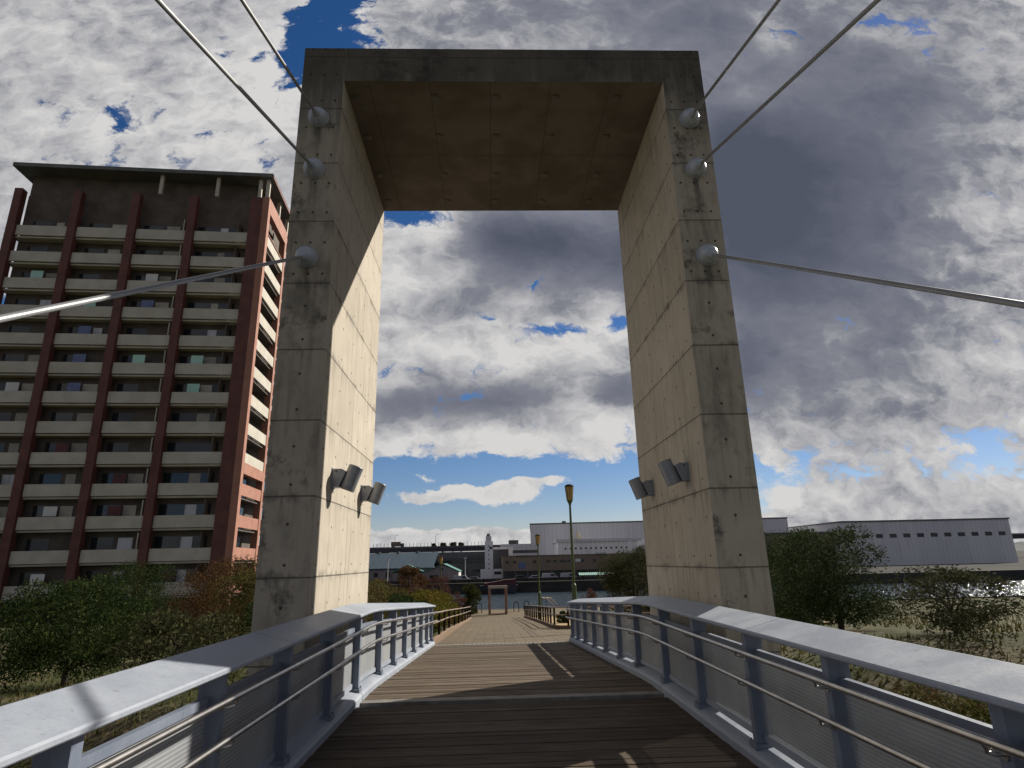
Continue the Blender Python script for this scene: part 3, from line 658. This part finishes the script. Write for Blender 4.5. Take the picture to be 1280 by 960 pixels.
# ------------------------------------------------------------------ plants
def leaves(mb, rr, c, rad, n, size, shell=.45):
    for _ in range(n):
        th = rr.uniform(0, 2*PI); zz = rr.uniform(-1, 1); q = math.sqrt(1-zz*zz); k = shell+(1-shell)*rr.random()**.6
        p = Vector((c[0]+q*math.cos(th)*rad[0]*k, c[1]+q*math.sin(th)*rad[1]*k, c[2]+zz*rad[2]*k))
        a = Vector((rr.gauss(0, 1), rr.gauss(0, 1), rr.gauss(0, 1))).normalized(); b_ = a.orthogonal().normalized(); s_ = size*rr.uniform(.6, 1.3)
        mb._add([p-a*s_, p-b_*s_*.45, p+a*s_, p+b_*s_*.45], [(0, 1, 2, 3)])
def tree(name, label, cat, x, y, z, h, rx, ry, m, n=5000, leaf_=.05, lumps=26, trunk_h=.35, seed=1, group=None, shell=.35, low=.15, cone=False, limbs=9):
    rr = random.Random(seed); t = empty(name, (x, y, z), label, cat, group)
    b = MB(); tr = h*.022+.012; top = h*.78
    b.ring([(0, 0, -.25), (0, 0, .02*h), (rr.uniform(-.05, .05)*h*.3, 0, trunk_h*h), (rr.uniform(-.05, .05)*h, rr.uniform(-.05, .05)*h, top)], [tr*1.4, tr*1.1, tr*.85, tr*.2], 9)
    cr_ = []
    for k in range(lumps):
        zz = rr.uniform(low, 1.); 
        if cone: w_ = 1.05-zz
        else: w_ = math.sqrt(max(.05, 1-((zz-.5)/.58)**2))
        a = rr.uniform(0, 2*PI); rd = rr.uniform(.25, .8)*w_
        c = (math.cos(a)*rx*rd, math.sin(a)*ry*rd, zz*h*.9); sz = rr.uniform(.22, .40)*(.6+.5*w_)
        cr_.append((c, (rx*sz, ry*sz, min(rx, h*.5)*sz*.85)))
        if k < limbs:
            b.ring([(0, 0, c[2]*.35+.05), (c[0]*.5, c[1]*.5, c[2]*.75), c], [tr*.5, tr*.3, tr*.12], 6)
    b.build('trunk', 'bark', t, True)
    lv = MB()
    for c, r_ in cr_: leaves(lv, rr, c, r_, n//lumps, leaf_, shell)
    lv.build('crown', m, t); return t
# hedge and shrubs left of the ramp and path
hg = 'shrubs planted beside the ramp'
sx = [(-2.75, 19.6, 1.05, 1.0, 'leaf_mixed', 'low mixed shrub right behind the far end of the left bridge railing'),
      (-3.05, 23.2, 1.55, 1.2, 'leaf_dark', 'rounded dark green bush behind the left railing'),
      (-2.9, 27.0, 1.75, 1.1, 'leaf_gold', 'yellow green bush beside the left path handrail, the nearest of the golden ones'),
      (-2.9, 31.0, 1.85, 1.2, 'leaf_gold', 'yellow green bush in the middle of the golden hedge by the left handrail'),
      (-2.78, 35.5, 1.75, 1.1, 'leaf_gold', 'golden orange bush at the far end of the hedge by the left handrail'),
      (-4.6, 20.5, 1.8, 1.4, 'leaf_mixed', 'tangled green and pink shrub in front of the tower leg edge'),
      (-4.9, 25.0, 2.2, 1.6, 'leaf_mixed', 'tangled greenish shrub behind the rounded dark bush'),
      (-6.6, 23.0, 2.0, 1.6, 'leaf_dark', 'dark evergreen shrub hidden beside the left tower leg'),
      (-5.4, 31.0, 2.7, 1.9, 'leaf_mixed', 'tall mixed shrub below the rusty tree'),
      (-7.8, 31.0, 3.0, 2.1, 'leaf_mixed', 'wide mixed shrub next to the left tower leg, farther back'),
      (-7.0, 37.5, 3.1, 1.9, 'leaf_mixed', 'high mixed shrub just before the rusty round-crowned tree'),
      (-2.95, 24.9, 1.6, 1.0, 'leaf_gold', 'olive yellow bush between the rounded dark bush and the golden ones'),
      (-2.7, 39.5, 1.5, 1.0, 'leaf_gold', 'last golden bush by the left handrail, nearest the conifer'),
      (-3.9, 29.0, 2.0, 1.3, 'leaf_mixed', 'greenish brown shrub filling in behind the nearest golden bush'),
      (-9.4, 37.0, 3.3, 2.1, 'leaf_mixed', 'high mixed shrub beyond the left tower leg, next to the brown thin tree'),
      (-4.3, 38.0, 2.5, 1.5, 'leaf_red', 'reddish twiggy shrub behind the golden hedge')]
for i, (x, y, h, r_, m, lab) in enumerate(sx):
    tree('shrub', lab, 'shrub', x, y, ground_h(x, y), h, r_, r_*1.35, m, n=6500, leaf_=.042, lumps=30, trunk_h=.12, seed=20+i, group=hg, low=.08, limbs=14)
tree('autumn_tree', 'rusty brown round-crowned autumn tree left of the path', 'tree', -5.35, 42, ground_h(-5.35, 42), 4.15, 1.25, 1.25, 'leaf_autumn', n=9000, leaf_=.05, lumps=34, seed=41, low=.25, limbs=16)
tree('autumn_tree', 'reddish nearly bare tree before the green roofed shed', 'tree', -3.7, 44, ground_h(-3.7, 44), 3.3, 1.2, 1.2, 'leaf_red', n=6500, leaf_=.035, lumps=34, seed=43, low=.2, limbs=24)
tree('autumn_tree', 'brown thin tree close to the left tower leg edge', 'tree', -7.9, 44, ground_h(-7.9, 44), 2.9, 1.4, 1.3, 'leaf_autumn', n=6500, leaf_=.045, lumps=30, seed=44, low=.2, limbs=18)
tree('autumn_tree', 'reddish low tree right of the reddish bare one, at the water', 'tree', -2.75, 48.6, GZ-.1, 2.2, .75, .8, 'leaf_red', n=4000, leaf_=.035, lumps=24, seed=45, low=.15, limbs=20)
tree('conifer', 'small dark cone-shaped conifer at the end of the path', 'tree', -1.85, 51.4, GZ-.02, 2.45, .95, .95, 'leaf_conifer', n=12000, leaf_=.05, lumps=44, seed=46, low=.02, cone=False, limbs=6)
tree('leafy_tree', 'dense olive green tree behind the right tower leg', 'tree', 6.35, 28.5, ground_h(6.3, 28.5)+.05, 3.45, 1.7, 1.7, 'leaf_olive', n=30000, leaf_=.042, lumps=60, seed=51, low=.05, limbs=14)
tree('leafy_tree', 'dark leafy tree right of the olive one, mostly hidden by the tower leg', 'tree', 9.3, 30, ground_h(9, 30), 3.2, 1.9, 1.8, 'leaf_dark', n=15000, leaf_=.06, lumps=42, seed=52, low=.1)
tree('autumn_tree', 'thin reddish shrub left of the olive tree by the water', 'tree', 5.15, 34, pathz(34)-.05, 1.75, .55, .6, 'leaf_red', n=2500, leaf_=.035, lumps=18, seed=53, low=.3)
tree('shrub', 'very dark low shrub behind the posts of the right path fence', 'shrub', 3.65, 33.5, pathz(33.5)-.1, .66, .42, .6, 'leaf_dark', n=5000, leaf_=.035, lumps=26, trunk_h=.05, seed=54, low=.0, limbs=0)
# further planting on either side
for i, (x, y, h, r_, m, lab) in enumerate([(13, 34, 4.6, 2.6, 'leaf_olive', 'broad olive tree at the right of the bridge, outermost but one'), (18, 38, 5.2, 3., 'leaf_dark', 'broad dark tree at the far right of the bridge'),
        (-12, 34, 4.8, 2.8, 'leaf_mixed', 'broad mixed tree left of the left tower leg'), (-17, 40, 5.6, 3.2, 'leaf_autumn', 'broad rusty tree at the foot of the apartment block'), (-24, 44, 5.5, 3.3, 'leaf_dark', 'broad dark tree at the left end before the apartment block'), (-14, 22, 3.5, 2.6, 'leaf_dark', 'dark bush left of the bridge in the low ground'), (12, 22, 3.6, 2.4, 'leaf_dark', 'dark bush right of the bridge in the low ground')]):
    tree('leafy_tree', lab, 'tree', x, y, ground_h(x, y), h, r_, r_, m, n=26000, leaf_=.052, lumps=64, seed=70+i, low=.15)
og = random.Random(77); k = 0
for sx_, sidew in ((-1, 'left'), (1, 'right')):
    for i, yy in enumerate((8, 13, 18.5, 25, 31, 41)):
        xx = sx_*(8.5+og.uniform(0, 2.)+(3 if sx_ > 0 and yy > 18 else 0)+(1.5 if yy < 12 else 0)); h_ = og.uniform(1.2, 2.2)
        tree('shrub', f'low shrub on the grass {sidew} of the bridge, {["nearest", "second nearest", "third nearest", "third farthest", "second farthest", "farthest"][i]} in line', 'shrub', xx, yy, ground_h(xx, yy), h_, og.uniform(1.3, 2.1), og.uniform(1.5, 2.6),
             ['leaf_dark', 'leaf_mixed', 'leaf_olive'][i % 3], n=7000, leaf_=.06, lumps=30, trunk_h=.1, seed=120+k, low=.05, limbs=14, group='shrubs on the outer grass'); k += 1
# grass tufts
gb = MB(); gr_ = random.Random(5)
for _ in range(42000):
    sd_ = gr_.choice((-1, 1)); xx = sd_*(2.9+abs(gr_.gauss(0, 1))*9) if sd_ < 0 else (3.2+abs(gr_.gauss(0, 1))*10); yy = gr_.uniform(3, 54)
    if sd_ > 0 and 17.9 < yy < 47.7 and xx < 14.2: continue
    if yy > 47.3 and -9.2 < xx < 16.2: continue
    if 7.0 < yy < 11 and abs(xx-.27) < 3.3: continue
    z0 = ground_h(xx, yy); hh = gr_.uniform(.06, .22); a_ = gr_.uniform(0, PI); c_, s_2 = math.cos(a_)*.035, math.sin(a_)*.035; lx, ly = gr_.gauss(0, .05), gr_.gauss(0, .05)
    gb._add([(xx-c_, yy-s_2, z0-.04), (xx+c_, yy+s_2, z0-.04), (xx+lx, yy+ly, z0+hh)], [(0, 1, 2)])
tag(gb.build('grass', 'leaf_grass'), 'short rough winter grass either side of the footbridge', 'grass', kind='stuff')
# ------------------------------------------------------------------ apartment block
A = empty('apartment_building', (-24.6, 60, GZ-.8), 'tall red tiled apartment block with cream balconies and flat dark roof', 'building', rz=math.radians(4.4))
zb0 = GZ-.8; T = 41.6-zb0
def ap(name, m, x0, x1, y0, y1, z0, z1, par=A): return MB().box(x0, x1, y0, y1, z0-zb0 if par is A else z0, z1-zb0 if par is A else z1).build(name, m, par)
ap('wall', 'aptwall', -26, -1.6, 1.5, 13, zb0, 41.5)
for (x0, x1, y0, y1, nm) in ((-.7, 0, 0, .75, 'corner_column'), (-.7, 0, 7.35, 8.0, 'corner_column')): 
    ap(nm, 'aptred', x0, x1, y0, y1, zb0, 41.6)
ap('column_return', 'aptdark', -2.0, -.702, .02, .73, zb0, 41.55)
for k in range(4): ap('front_column', 'aptdark', -8.5-k*6, -7.7-k*6, .02, .8, zb0, 41.5)
ap('top_beam', 'aptred', -.6, .01, .76, 7.34, 39.9, 41.62)
ap('top_beam', 'aptred', -.6, .012, 8.01, 10.9, 40.3, 41.0)
ap('floor_beam', 'aptred', -.6, .01, .76, 7.34, 10.6, 11.7)
k = 0; z = 37.18; arr = random.Random(12)
while z > zb0+1:
    lowp = z < 11
    ap('parapet', 'aptred' if lowp else 'aptwhite', -.28, -.06, .77, 7.33, z-1.15, z)
    ap('parapet', 'aptred' if lowp else 'aptwhite', -.2, .10, 8.02, 9.0, z-1.15, z)
    ap('floor_slab', 'aptwall', -1.59, -.3, .8, 12., z-1.45, z-1.2)
    for q in range(4):
        x1 = -2.05-q*6 if q == 0 else -2.5-q*6+.0; x1 = -2.05 if q == 0 else -8.55-(q-1)*6; x0 = -7.65 if q == 0 else -13.65-(q-1)*6
        ap('parapet', 'aptwhite', x0, x1, .3, .5, z-1.15, z)
    f_ = ap('window', 'glass', -1.598, -1.57, 2.2, 4.6, z-1., z+1.15)
    f2 = ap('window', 'glass', -1.598, -1.57, 5.2, 6.8, z-1., z+1.15)
    ap('front_window', 'glass', -7.2, -3., 1.47, 1.498, z-1., z+1.15)
    ap('front_slab', 'aptwhite', -26, -2.02, .52, 1.46, z-1.38, z-1.2)
    for q in range(4):
        xa = -3.2-q*5.7
        ap('partition_wall', 'aptwhite' if q % 2 else 'aptwall', xa-.12, xa, .55, 1.46, z-1.19, z+1.5)
        if arr.random() < .75:
            m_ = arr.choice(['curtain', 'aptwhite', 'whgrey', 'curtain']); wq = arr.uniform(.7, 1.7)
            ap('curtain', m_, xa-2.2, xa-2.2+wq, 1.452, 1.468, z-.95, z+1.1)
        ap('balcony_window', 'glass', xa-4.6, xa-2.6, 1.475, 1.497, z-1., z+1.15)
        if arr.random() < .5: ap('air_conditioner', 'whitewall', xa-.95, xa-.25, 1.1, 1.4, z-1.18, z-.55)
        if arr.random() < .3: ap('laundry', arr.choice(['bluedoor', 'whitewall', 'canopy', 'maroon']), xa-3.2, xa-2.0, .7, .74, z+.1, z+1.)
    z -= 3.06; k += 1
ap('rail_bar', 'aptred', -.2, -.12, .77, 7.33, 37.55, 37.65)
ap('roof', 'aptroof', -27, .25, -.35, 14.5, 44.0, 44.45)
ap('roof_edge', 'aptdark', .252, .32, -.35, 14.5, 43.85, 44.3)
ap('penthouse_wall', 'aptwall', -26, -1.8, 1.6, 13, 41.51, 43.99)
for yy in (.15, 4.6, 8.3, 12): ap('roof_column', 'aptwhite', -.55, -.15, yy, yy+.3, 41.63, 43.98)
for xx in (-1.4, -6, -12): ap('roof_column', 'aptwhite', xx, xx+.35, .2, .5, 41.6, 43.98)
# ------------------------------------------------------------------ far bank
BG = -2.55
def bld(name, x, y, label, cat='building', rz=0.): return empty(name, (x, y, BG), label, cat, rz=rz)
def part(t, name, m, x0, x1, y0, y1, z0, z1):
    l = t.location; return MB().box(x0-l.x, x1-l.x, y0-l.y, y1-l.y, z0-l.z, z1-l.z).build(name, m, t)
def wins(t, n, x0, x1, y, z0, z1, wfrac=.6, m='glass', name='window', skip=()):
    st = (x1-x0)/n
    for i in range(n):
        if i in skip: continue
        xa = x0+i*st+st*(1-wfrac)/2; part(t, name, m, xa, xa+st*wfrac, y-.06, y-.005, z0, z1)
def gable(t, name, m, x0, x1, y0, y1, ze, zr, ov=.3):       # ridge along y at mid x
    l = t.location; xm = (x0+x1)/2
    MB().prism(None, [[(x0-ov-l.x, y-l.y, ze-.1-l.z), (xm-l.x, y-l.y, zr-.1-l.z), (x1+ov-l.x, y-l.y, ze-.1-l.z), (x1+ov-l.x, y-l.y, ze+.08-l.z), (xm-l.x, y-l.y, zr+.1-l.z), (x0-ov-l.x, y-l.y, ze+.08-l.z)] for y in (y0-ov, y1+ov)]).build(name, m, t)
# big warehouse
t = bld('warehouse', 60, 230, 'huge pale grey windowless warehouse on the far bank at the right')
t.rotation_euler.z = math.radians(-3.6); part(t, 'wall', 'whgrey', 14.1, 110, 230, 300, BG, 14.8); part(t, 'parapet', 'aptroof', 13.9, 110.2, 229.8, 300.2, 14.81, 15.25)
part(t, 'roof_vent', 'aptroof', 26.2, 27.6, 231, 232, 15.26, 15.9)
part(t, 'dock_band', 'whwhite', 42.5, 110, 229.6, 229.98, 5.2, 8.8)
t = bld('annex_building', 34, 200, 'white two storey annex in front of the grey warehouse')
part(t, 'wall', 'whwhite', 20.9, 46.5, 200, 215, BG, 7.2); part(t, 'roof', 'whgrey', 20.3, 48, 199.5, 216, 7.21, 8.1)
wins(t, 14, 22.5, 45.5, 200, 4.9, 5.5, .35); part(t, 'vent_box', 'whwhite', 43.2, 44.8, 199.2, 199.98, 4., 7.1); part(t, 'downpipe', 'whgrey', 30.4, 30.7, 199.8, 199.98, 2.5, 5)
t = empty('rooftop_pylon', (28.0, 203, 8.1), 'small yellow framed pyramid mast on the annex roof', 'roof mast')
for a, b_ in ((-.9, -.6), (.9, -.6), (-.9, .6), (.9, .6)): MB().ring([(a, b_, 0), (a*.15, b_*.15, 2.3)], .09, 6).build('leg', 'yellow', t)
MB().box(-1.1, 1.1, -.8, .8, 0.0, .22).build('base_frame', 'yellow', t); MB().box(-.6, .6, -.4, .4, 1.0, 1.12).build('cross_frame', 'yellow', t)
# brown depot
t = bld('depot_building', 20, 160, 'long low brown quayside depot with small dark windows')
part(t, 'wall', 'brownwall', 2.4, 46, 160, 178, -.75, 2.75); part(t, 'fascia', 'cargo', 2.3, 46.1, 159.9, 178.1, 2.76, 3.05)
part(t, 'ground_floor', 'darkglass', 2.6, 46, 161.5, 177.8, BG, -.76)
for i in range(15): part(t, 'pillar', 'greyblock', 2.5+i*3.05, 2.8+i*3.05, 160.1, 160.4, BG, -.76)
for (a, b_) in ((3.2, 4.0), (5.1, 5.8), (10.2, 11.0), (13.6, 14.6), (15.4, 16.2), (17.0, 18.6), (18.9, 19.8), (22.5, 23.3), (25.6, 26.4), (27.8, 29.2), (31, 32), (34, 35.4), (38, 39)): part(t, 'window', 'glass', a, b_, 159.92, 159.995, 1.2, 1.75)
part(t, 'awning', 'whitewall', 5.7, 9.2, 159.4, 160.2, 2.3+.75, 2.62+.75); part(t, 'awning', 'whitewall', 26.2, 29.0, 159.4, 160.2, 3.06, 3.4)
part(t, 'shutter', 'bluedoor', 6.5, 8.2, 159.9, 159.99, -.2, 1.4); part(t, 'wall_panel', 'whgrey', 21, 22.4, 159.9, 159.99, 1.2, 1.9)
t = bld('green_awning', 25.5, 157, 'pale green striped canopy along the quay before the depot', 'canopy')
for i in range(20):
    xa = 20.0+i*.43-t.location.x; ya = 146-t.location.y
    MB().prism(None, [[(x, ya, .75), (x, ya+1.6, 1.25), (x, ya+1.6, 1.31), (x, ya, .81)] for x in (xa, xa+.33)]).build('canopy_bay', 'canopy', t)
for i in range(8): part(t, 'pole', 'whitewall', 20.1+i*1.2, 20.2+i*1.2, 146.1, 146.2, BG, -1.82)
# pale tower building
t = bld('stair_tower', -1, 165, 'slim pale tower with rooftop equipment rising above the dark block')
part(t, 'shaft', 'tower', -2.1, -.03, 165, 168, BG, 6.9); part(t, 'head', 'whitewall', -1.85, -.35, 165.2, 167.6, 6.91, 8.2)
part(t, 'low_wing', 'tower', -3.3, -2.12, 165.2, 170, BG, -.2); part(t, 'low_wing', 'tower', 0, 2.5, 165.2, 170, BG, -.2)
part(t, 'wing_window', 'glass', .3, 2.1, 165.1, 165.195, -1.5, -.8)
for k in range(6): part(t, 'slit_window', 'glass', -1.2, -.95, 164.93, 164.995, -.2+k*1.15, .15+k*1.15)
part(t, 'dark_vent', 'darkglass', -.9, -.2, 164.9, 164.995, 4.9, 5.5)
sp_ = MB().sphere((-.1, -.0+1.2, 11.0), .55, 12, 8); sp_.build('rooftop_dish', 'greyblock', t, True)
MB().ring([(.3, 1, 10.7), (.3, 1, 12.6)], .05, 6).build('antenna', 'whitewall', t)
t = bld('dark_office_block', 3, 172, 'dark glazed block with a white roof edge beside the pale tower')
part(t, 'facade', 'darkglass', .2, 5.2, 172, 182, BG, 4.9); part(t, 'roof_edge', 'whitewall', .1, 5.6, 171.8, 182.2, 4.91, 5.5); part(t, 'white_column', 'whitewall', 4.3, 5.45, 171.4, 171.79, 2., 4.9)
part(t, 'base_block', 'whitewall', 3.9, 5.8, 171.3, 171.79, 1.1, 1.9)
t = bld('grey_office_block', -7, 185, 'grey office block with dark window bands behind the masts')
part(t, 'wall', 'greyblock', -17, -2.3, 185, 200, BG, 4.7)
for (z0, z1) in ((1.5, 2.3), (-1.1, -.4)): part(t, 'window_band', 'glass', -16.8, -2.4, 184.93, 184.995, z0, z1)
wins(t, 5, -7.5, -2.6, 185, 3.1, 3.7, .4)
part(t, 'wall_band', 'parapet', -16.9, -2.35, 184.9, 184.99, 2.5, 3.0)
t = bld('rooftop_plant_building', 6.5, 195, 'flat grey building with a boxy plant room behind the dark block')
part(t, 'wall', 'whgrey', 2.5, 14.5, 196, 206, BG, 6.9); part(t, 'plant_room', 'aptroof', 5.1, 8.1, 196.5, 202, 6.91, 8.1); part(t, 'window_band', 'glass', 5.6, 14.4, 195.93, 195.995, 4.1, 5.0)
# teal sheds
t = bld('teal_shed', -28, 150, 'long factory shed under a big dark teal roof at the left')
part(t, 'wall', 'pinkgrey', -62, -14.6, 150, 178, BG, .75)
l = t.location
MB().prism(None, [[(x, 149.6-l.y, .7-l.z), (x, 164-l.y, 4.45-l.z), (x, 178.4-l.y, .7-l.z), (x, 178.4-l.y, .5-l.z), (x, 164-l.y, 4.25-l.z), (x, 149.6-l.y, .5-l.z)] for x in (-62.4-l.x, -14.2-l.x)]).build('roof', 'teal', t)
wins(t, 16, -60, -15, 150, -1.2, -.2, .35)
for i in range(9): part(t, 'roof_vent', 'greyblock', -60+i*5, -59.3+i*5, 163.6, 164.4, 4.3, 4.75)
t = bld('gabled_shed', -12, 145, 'white gabled shed with a pale green roof and sunlit end wall')
part(t, 'wall', 'pinkgrey', -16.1, -8.0, 145, 156, BG, -.25)
MB().prism(None, [[(-4.1, y, 2.2), (4.0, y, 2.2), (0.6, y, 3.75)] for y in (.02, 10.98)]).build('gable_wall', 'pinkgrey', t)
MB().prism(None, [[(-4.4, y, 2.12), (.6, y, 3.9), (4.3, y, 2.15), (4.3, y, 2.32), (.6, y, 4.08), (-4.4, y, 2.3)] for y in (-.3, 11.3)]).build('roof', 'green', t)
part(t, 'side_wall', 'whitewall', -7.99, -7.9, 145.1, 155.9, BG, -.3); part(t, 'door', 'glass', -14.5, -12.5, 144.9, 144.99, BG, -1.0)
part(t, 'vent_louvre', 'glass', -12.2, -11.4, 144.9, 144.99, .1, .5)
t = bld('small_green_shed', -19, 151, 'smaller green roofed shed partly hidden behind the rusty tree')
part(t, 'wall', 'pinkgrey', -23, -16.2, 146, 149.5, BG, -.3); gable(t, 'roof', 'green', -23, -16.2, 146, 149.5, -.25, 1.35)
# elevated road
RY = 330.
t = empty('elevated_road', (-60, RY, BG), 'long elevated road on piers crossing behind the sheds', 'bridge')
def er(name, m, x0, x1, y0, y1, z0, z1): return part(t, name, m, x0, x1, y0, y1, z0, z1)
er('girder', 'bridge', -700, 300, RY, RY+18, 7.7, 9.75); er('parapet', 'parapet', -700, 300, RY-.3, RY-.01, 9.3, 10.3)
for i in range(12): er('pier', 'greyblock', -380+i*62+8, -375+i*62+8, RY+3, RY+15, BG, 7.69)
for i in range(62): er('fence_post', 'bridge', -116+i*1.9, -115.82+i*1.9, RY-.25, RY-.05, 10.31, 12.2)
def roadlamp(x, label, first=[None]):
    if first[0]: return dup(first[0], (x, RY+.6, 9.75), label)
    t = empty('road_lamp', (x, RY+.6, 9.75), label, 'road lamp', 'lamps on the elevated road'); first[0] = t
    MB().ring([(0, 0, 0), (0, 0, 6.2), (.1, 0, 6.5), (.9, 0, 6.6)], [.11, .08, .07, .06], 8).build('pole', 'greyblock', t, True)
    MB().box(.8, 1.6, -.12, .12, 6.5, 6.7).build('lamp_head', 'greyblock', t); return t
for x, lab in ((-51.6, 'tall lamp post on the elevated road by the brown lorry'), (-30.2, 'tall lamp post on the elevated road above the teal roof end'), (-76, 'tall lamp post on the elevated road hidden by the left tower leg'), (-102, 'tall lamp post on the elevated road at the far left')): roadlamp(x, lab)
t = empty('lorry', (-51.4, RY+4, 9.75), 'brown box lorry driving on the elevated road', 'lorry')
MB().bbox(-2.6, 2.4, -1.2, 1.2, .9, 3.3, .05).build('cargo_box', 'cargo', t); MB().bbox(2.5, 4.2, -1.1, 1.1, .6, 2.5, .12).build('cab', 'cardark', t)
MB().box(4.21, 4.23, -.85, .85, 1.5, 2.2).build('windscreen', 'glass', t)
for xx in (-1.6, 3.2):
    for yy in (-1.1, 1.1): MB().ring([(xx, yy-.14, .5), (xx, yy+.14, .5)], .5, 14).build('wheel', 'black', t, True)
# flat-topped trees seen over the road
for i, (x, r_) in enumerate(((-34.2, 2.0), (-28.5, 3.4), (-23.0, 3.2), (-18.6, 2.8))):
    tree('parasol_tree', ['small dark parasol tree, leftmost of the four seen over the elevated road', 'dark flat-topped tree over the elevated road, second from the left', 'dark flat-topped tree over the elevated road, third from the left', 'dark flat-topped tree over the elevated road, rightmost of the four'][i],
         'tree', x, 362, BG, 16.6, r_, r_, 'leaf_conifer', n=2500, leaf_=.36, lumps=16, seed=90+i, low=.80, group='trees behind the elevated road')
# masts on the quay
for x, lab in ((-6.17, 'slim white mast on the far quay beside the gabled shed'), (-23.2, 'slim white mast on the far quay in front of the teal roof')):
    t = empty('quay_mast', (x, 140, BG), lab, 'mast', 'white masts on the far quay')
    MB().ring([(0, 0, 0), (0, 0, 5.2)], [.10, .06], 8).build('pole', 'whitewall', t, True); MB().box(-.25, .25, -.1, .1, 5.0, 5.25).build('lamp_head', 'whitewall', t)
# vehicles on the quay
def car(x, y, m, label, van=False, rz=0.):
    t = empty('parked_van' if van else 'parked_car', (x, y, BG), label, 'van' if van else 'car', 'vehicles parked on the far quay', rz)
    L, W, H = (2.3, .85, 1.85) if van else (2.15, .85, 1.4)
    prof = [(-L, .3), (-L, H*.95), (-L+.15, H), (L*.45, H), (L*.72, H*.6), (L-.05, H*.5), (L, .35)] if van else [(-L, .3), (-L, .8), (-L*.85, .92), (-L*.6, H), (L*.2, H), (L*.5, .92), (L*.95, .78), (L, .3)]
    MB().prism(None, [[(a, yy, b_) for a, b_ in prof] for yy in (-W, W)]).build('body', m, t)
    if van: MB().prism(None, [[(L*.05, yy, H*.6), (L*.05, yy, H*.9), (L*.42, yy, H*.9), (L*.62, yy, H*.6)] for yy in (-W-.01, W+.01)]).build('side_window', 'glass', t)
    else: MB().prism(None, [[(-L*.72, yy, .92), (-L*.55, yy, H-.1), (L*.15, yy, H-.1), (L*.38, yy, .92)] for yy in (-W-.01, W+.01)]).build('side_window', 'glass', t)
    for xx in (-L*.62, L*.62):
        for yy in (-W, W): MB().ring([(xx, yy-.1, .32), (xx, yy+.1, .32)], .32, 14).build('wheel', 'black', t, True)
    t.scale = (.78, .78, .78); return t
car(9.6, 141, 'carwhite', 'white car parked on the far quay just right of the second street lamp')
car(12.9, 143, 'carwhite', 'white van parked on the far quay between the two street lamps', True)
car(16.9, 141, 'carwhite', 'white van parked right of the tall street lamp on the far quay', True)
car(-6.9, 140, 'carwhite', 'white van parked before the gabled shed on the far quay', True)
car(-4.0, 142, 'cargrey', 'silver car parked left of the pale tower on the far quay')
car(6.5, 144, 'cardark', 'dark car parked before the blue shutter of the depot')
for i in range(9):
    x = 31+i*5.; car(x, 140+(i % 3), ['cargrey', 'cardark', 'carwhite'][i % 3], f"{['silver', 'dark', 'white'][i%3]} car, number {i+1} of the row right of the green canopy counted from it", i % 4 == 2)
# low dark fence along the far quay
t = empty('quay_fence', (10, 132.6, BG), 'low black fence running along the edge of the far quay', 'fence')
MB().box(-60, 60, -.06, .06, .12, .80).build('panel', 'quay', t)
for i in range(41): MB().box(-60.08+i*3, -59.92+i*3, -.1, .1, 0, .95).build('post', 'postdark', t)
# barge
t = empty('barge', (1.3, 128.4, -4.5), 'low black barge with a maroon cover moored at the far quay', 'barge')
MB().prism(None, [[(-3.4, -1.5, .0), (3.2, -1.5, .0), (3.2, 1.5, .0), (-3.4, 1.5, 0)], [(-4.0, -1.8, 1.6), (3.6, -1.8, 1.6), (3.6, 1.8, 1.6), (-4.0, 1.8, 1.6)]]).build('hull', 'cardark', t)
MB().prism(None, [[(-3.2, y, 1.61), (3.3, y, 1.61), (3.25, y, 2.75), (1.0, y, 2.65), (-1.0, y, 2.3), (-3.1, y, 2.0)] for y in (-1.5, 1.5)]).build('cover', 'maroon', t)
# more buildings continuing the far bank beyond both sides
for i, (x, y, wd, dp, h, m, lab) in enumerate([(-95, 240, 40, 30, 9, 'greyblock', 'wide grey block at the far left of the far bank'), (-150, 260, 50, 40, 13, 'whitewall', 'wide white block at the far left end of the far bank'),
        (150, 210, 60, 40, 12, 'whgrey', 'wide grey shed at the far right of the far bank'), (75, 165, 34, 20, 7, 'brownwall', 'brown shed right of the long depot'), (-60, 330, 36, 30, 13, 'pinkgrey', 'pinkish block behind the elevated road at the left')][:4]):
    t = bld('harbour_building', x, y, lab); part(t, 'wall', m, x-wd/2, x+wd/2, y, y+dp, BG, h); part(t, 'roof', 'aptroof', x-wd/2-.3, x+wd/2+.3, y-.3, y+dp+.3, h+.01, h+.5)
    wins(t, 12, x-wd/2+1, x+wd/2-1, y, h*.55, h*.55+1.3, .5)
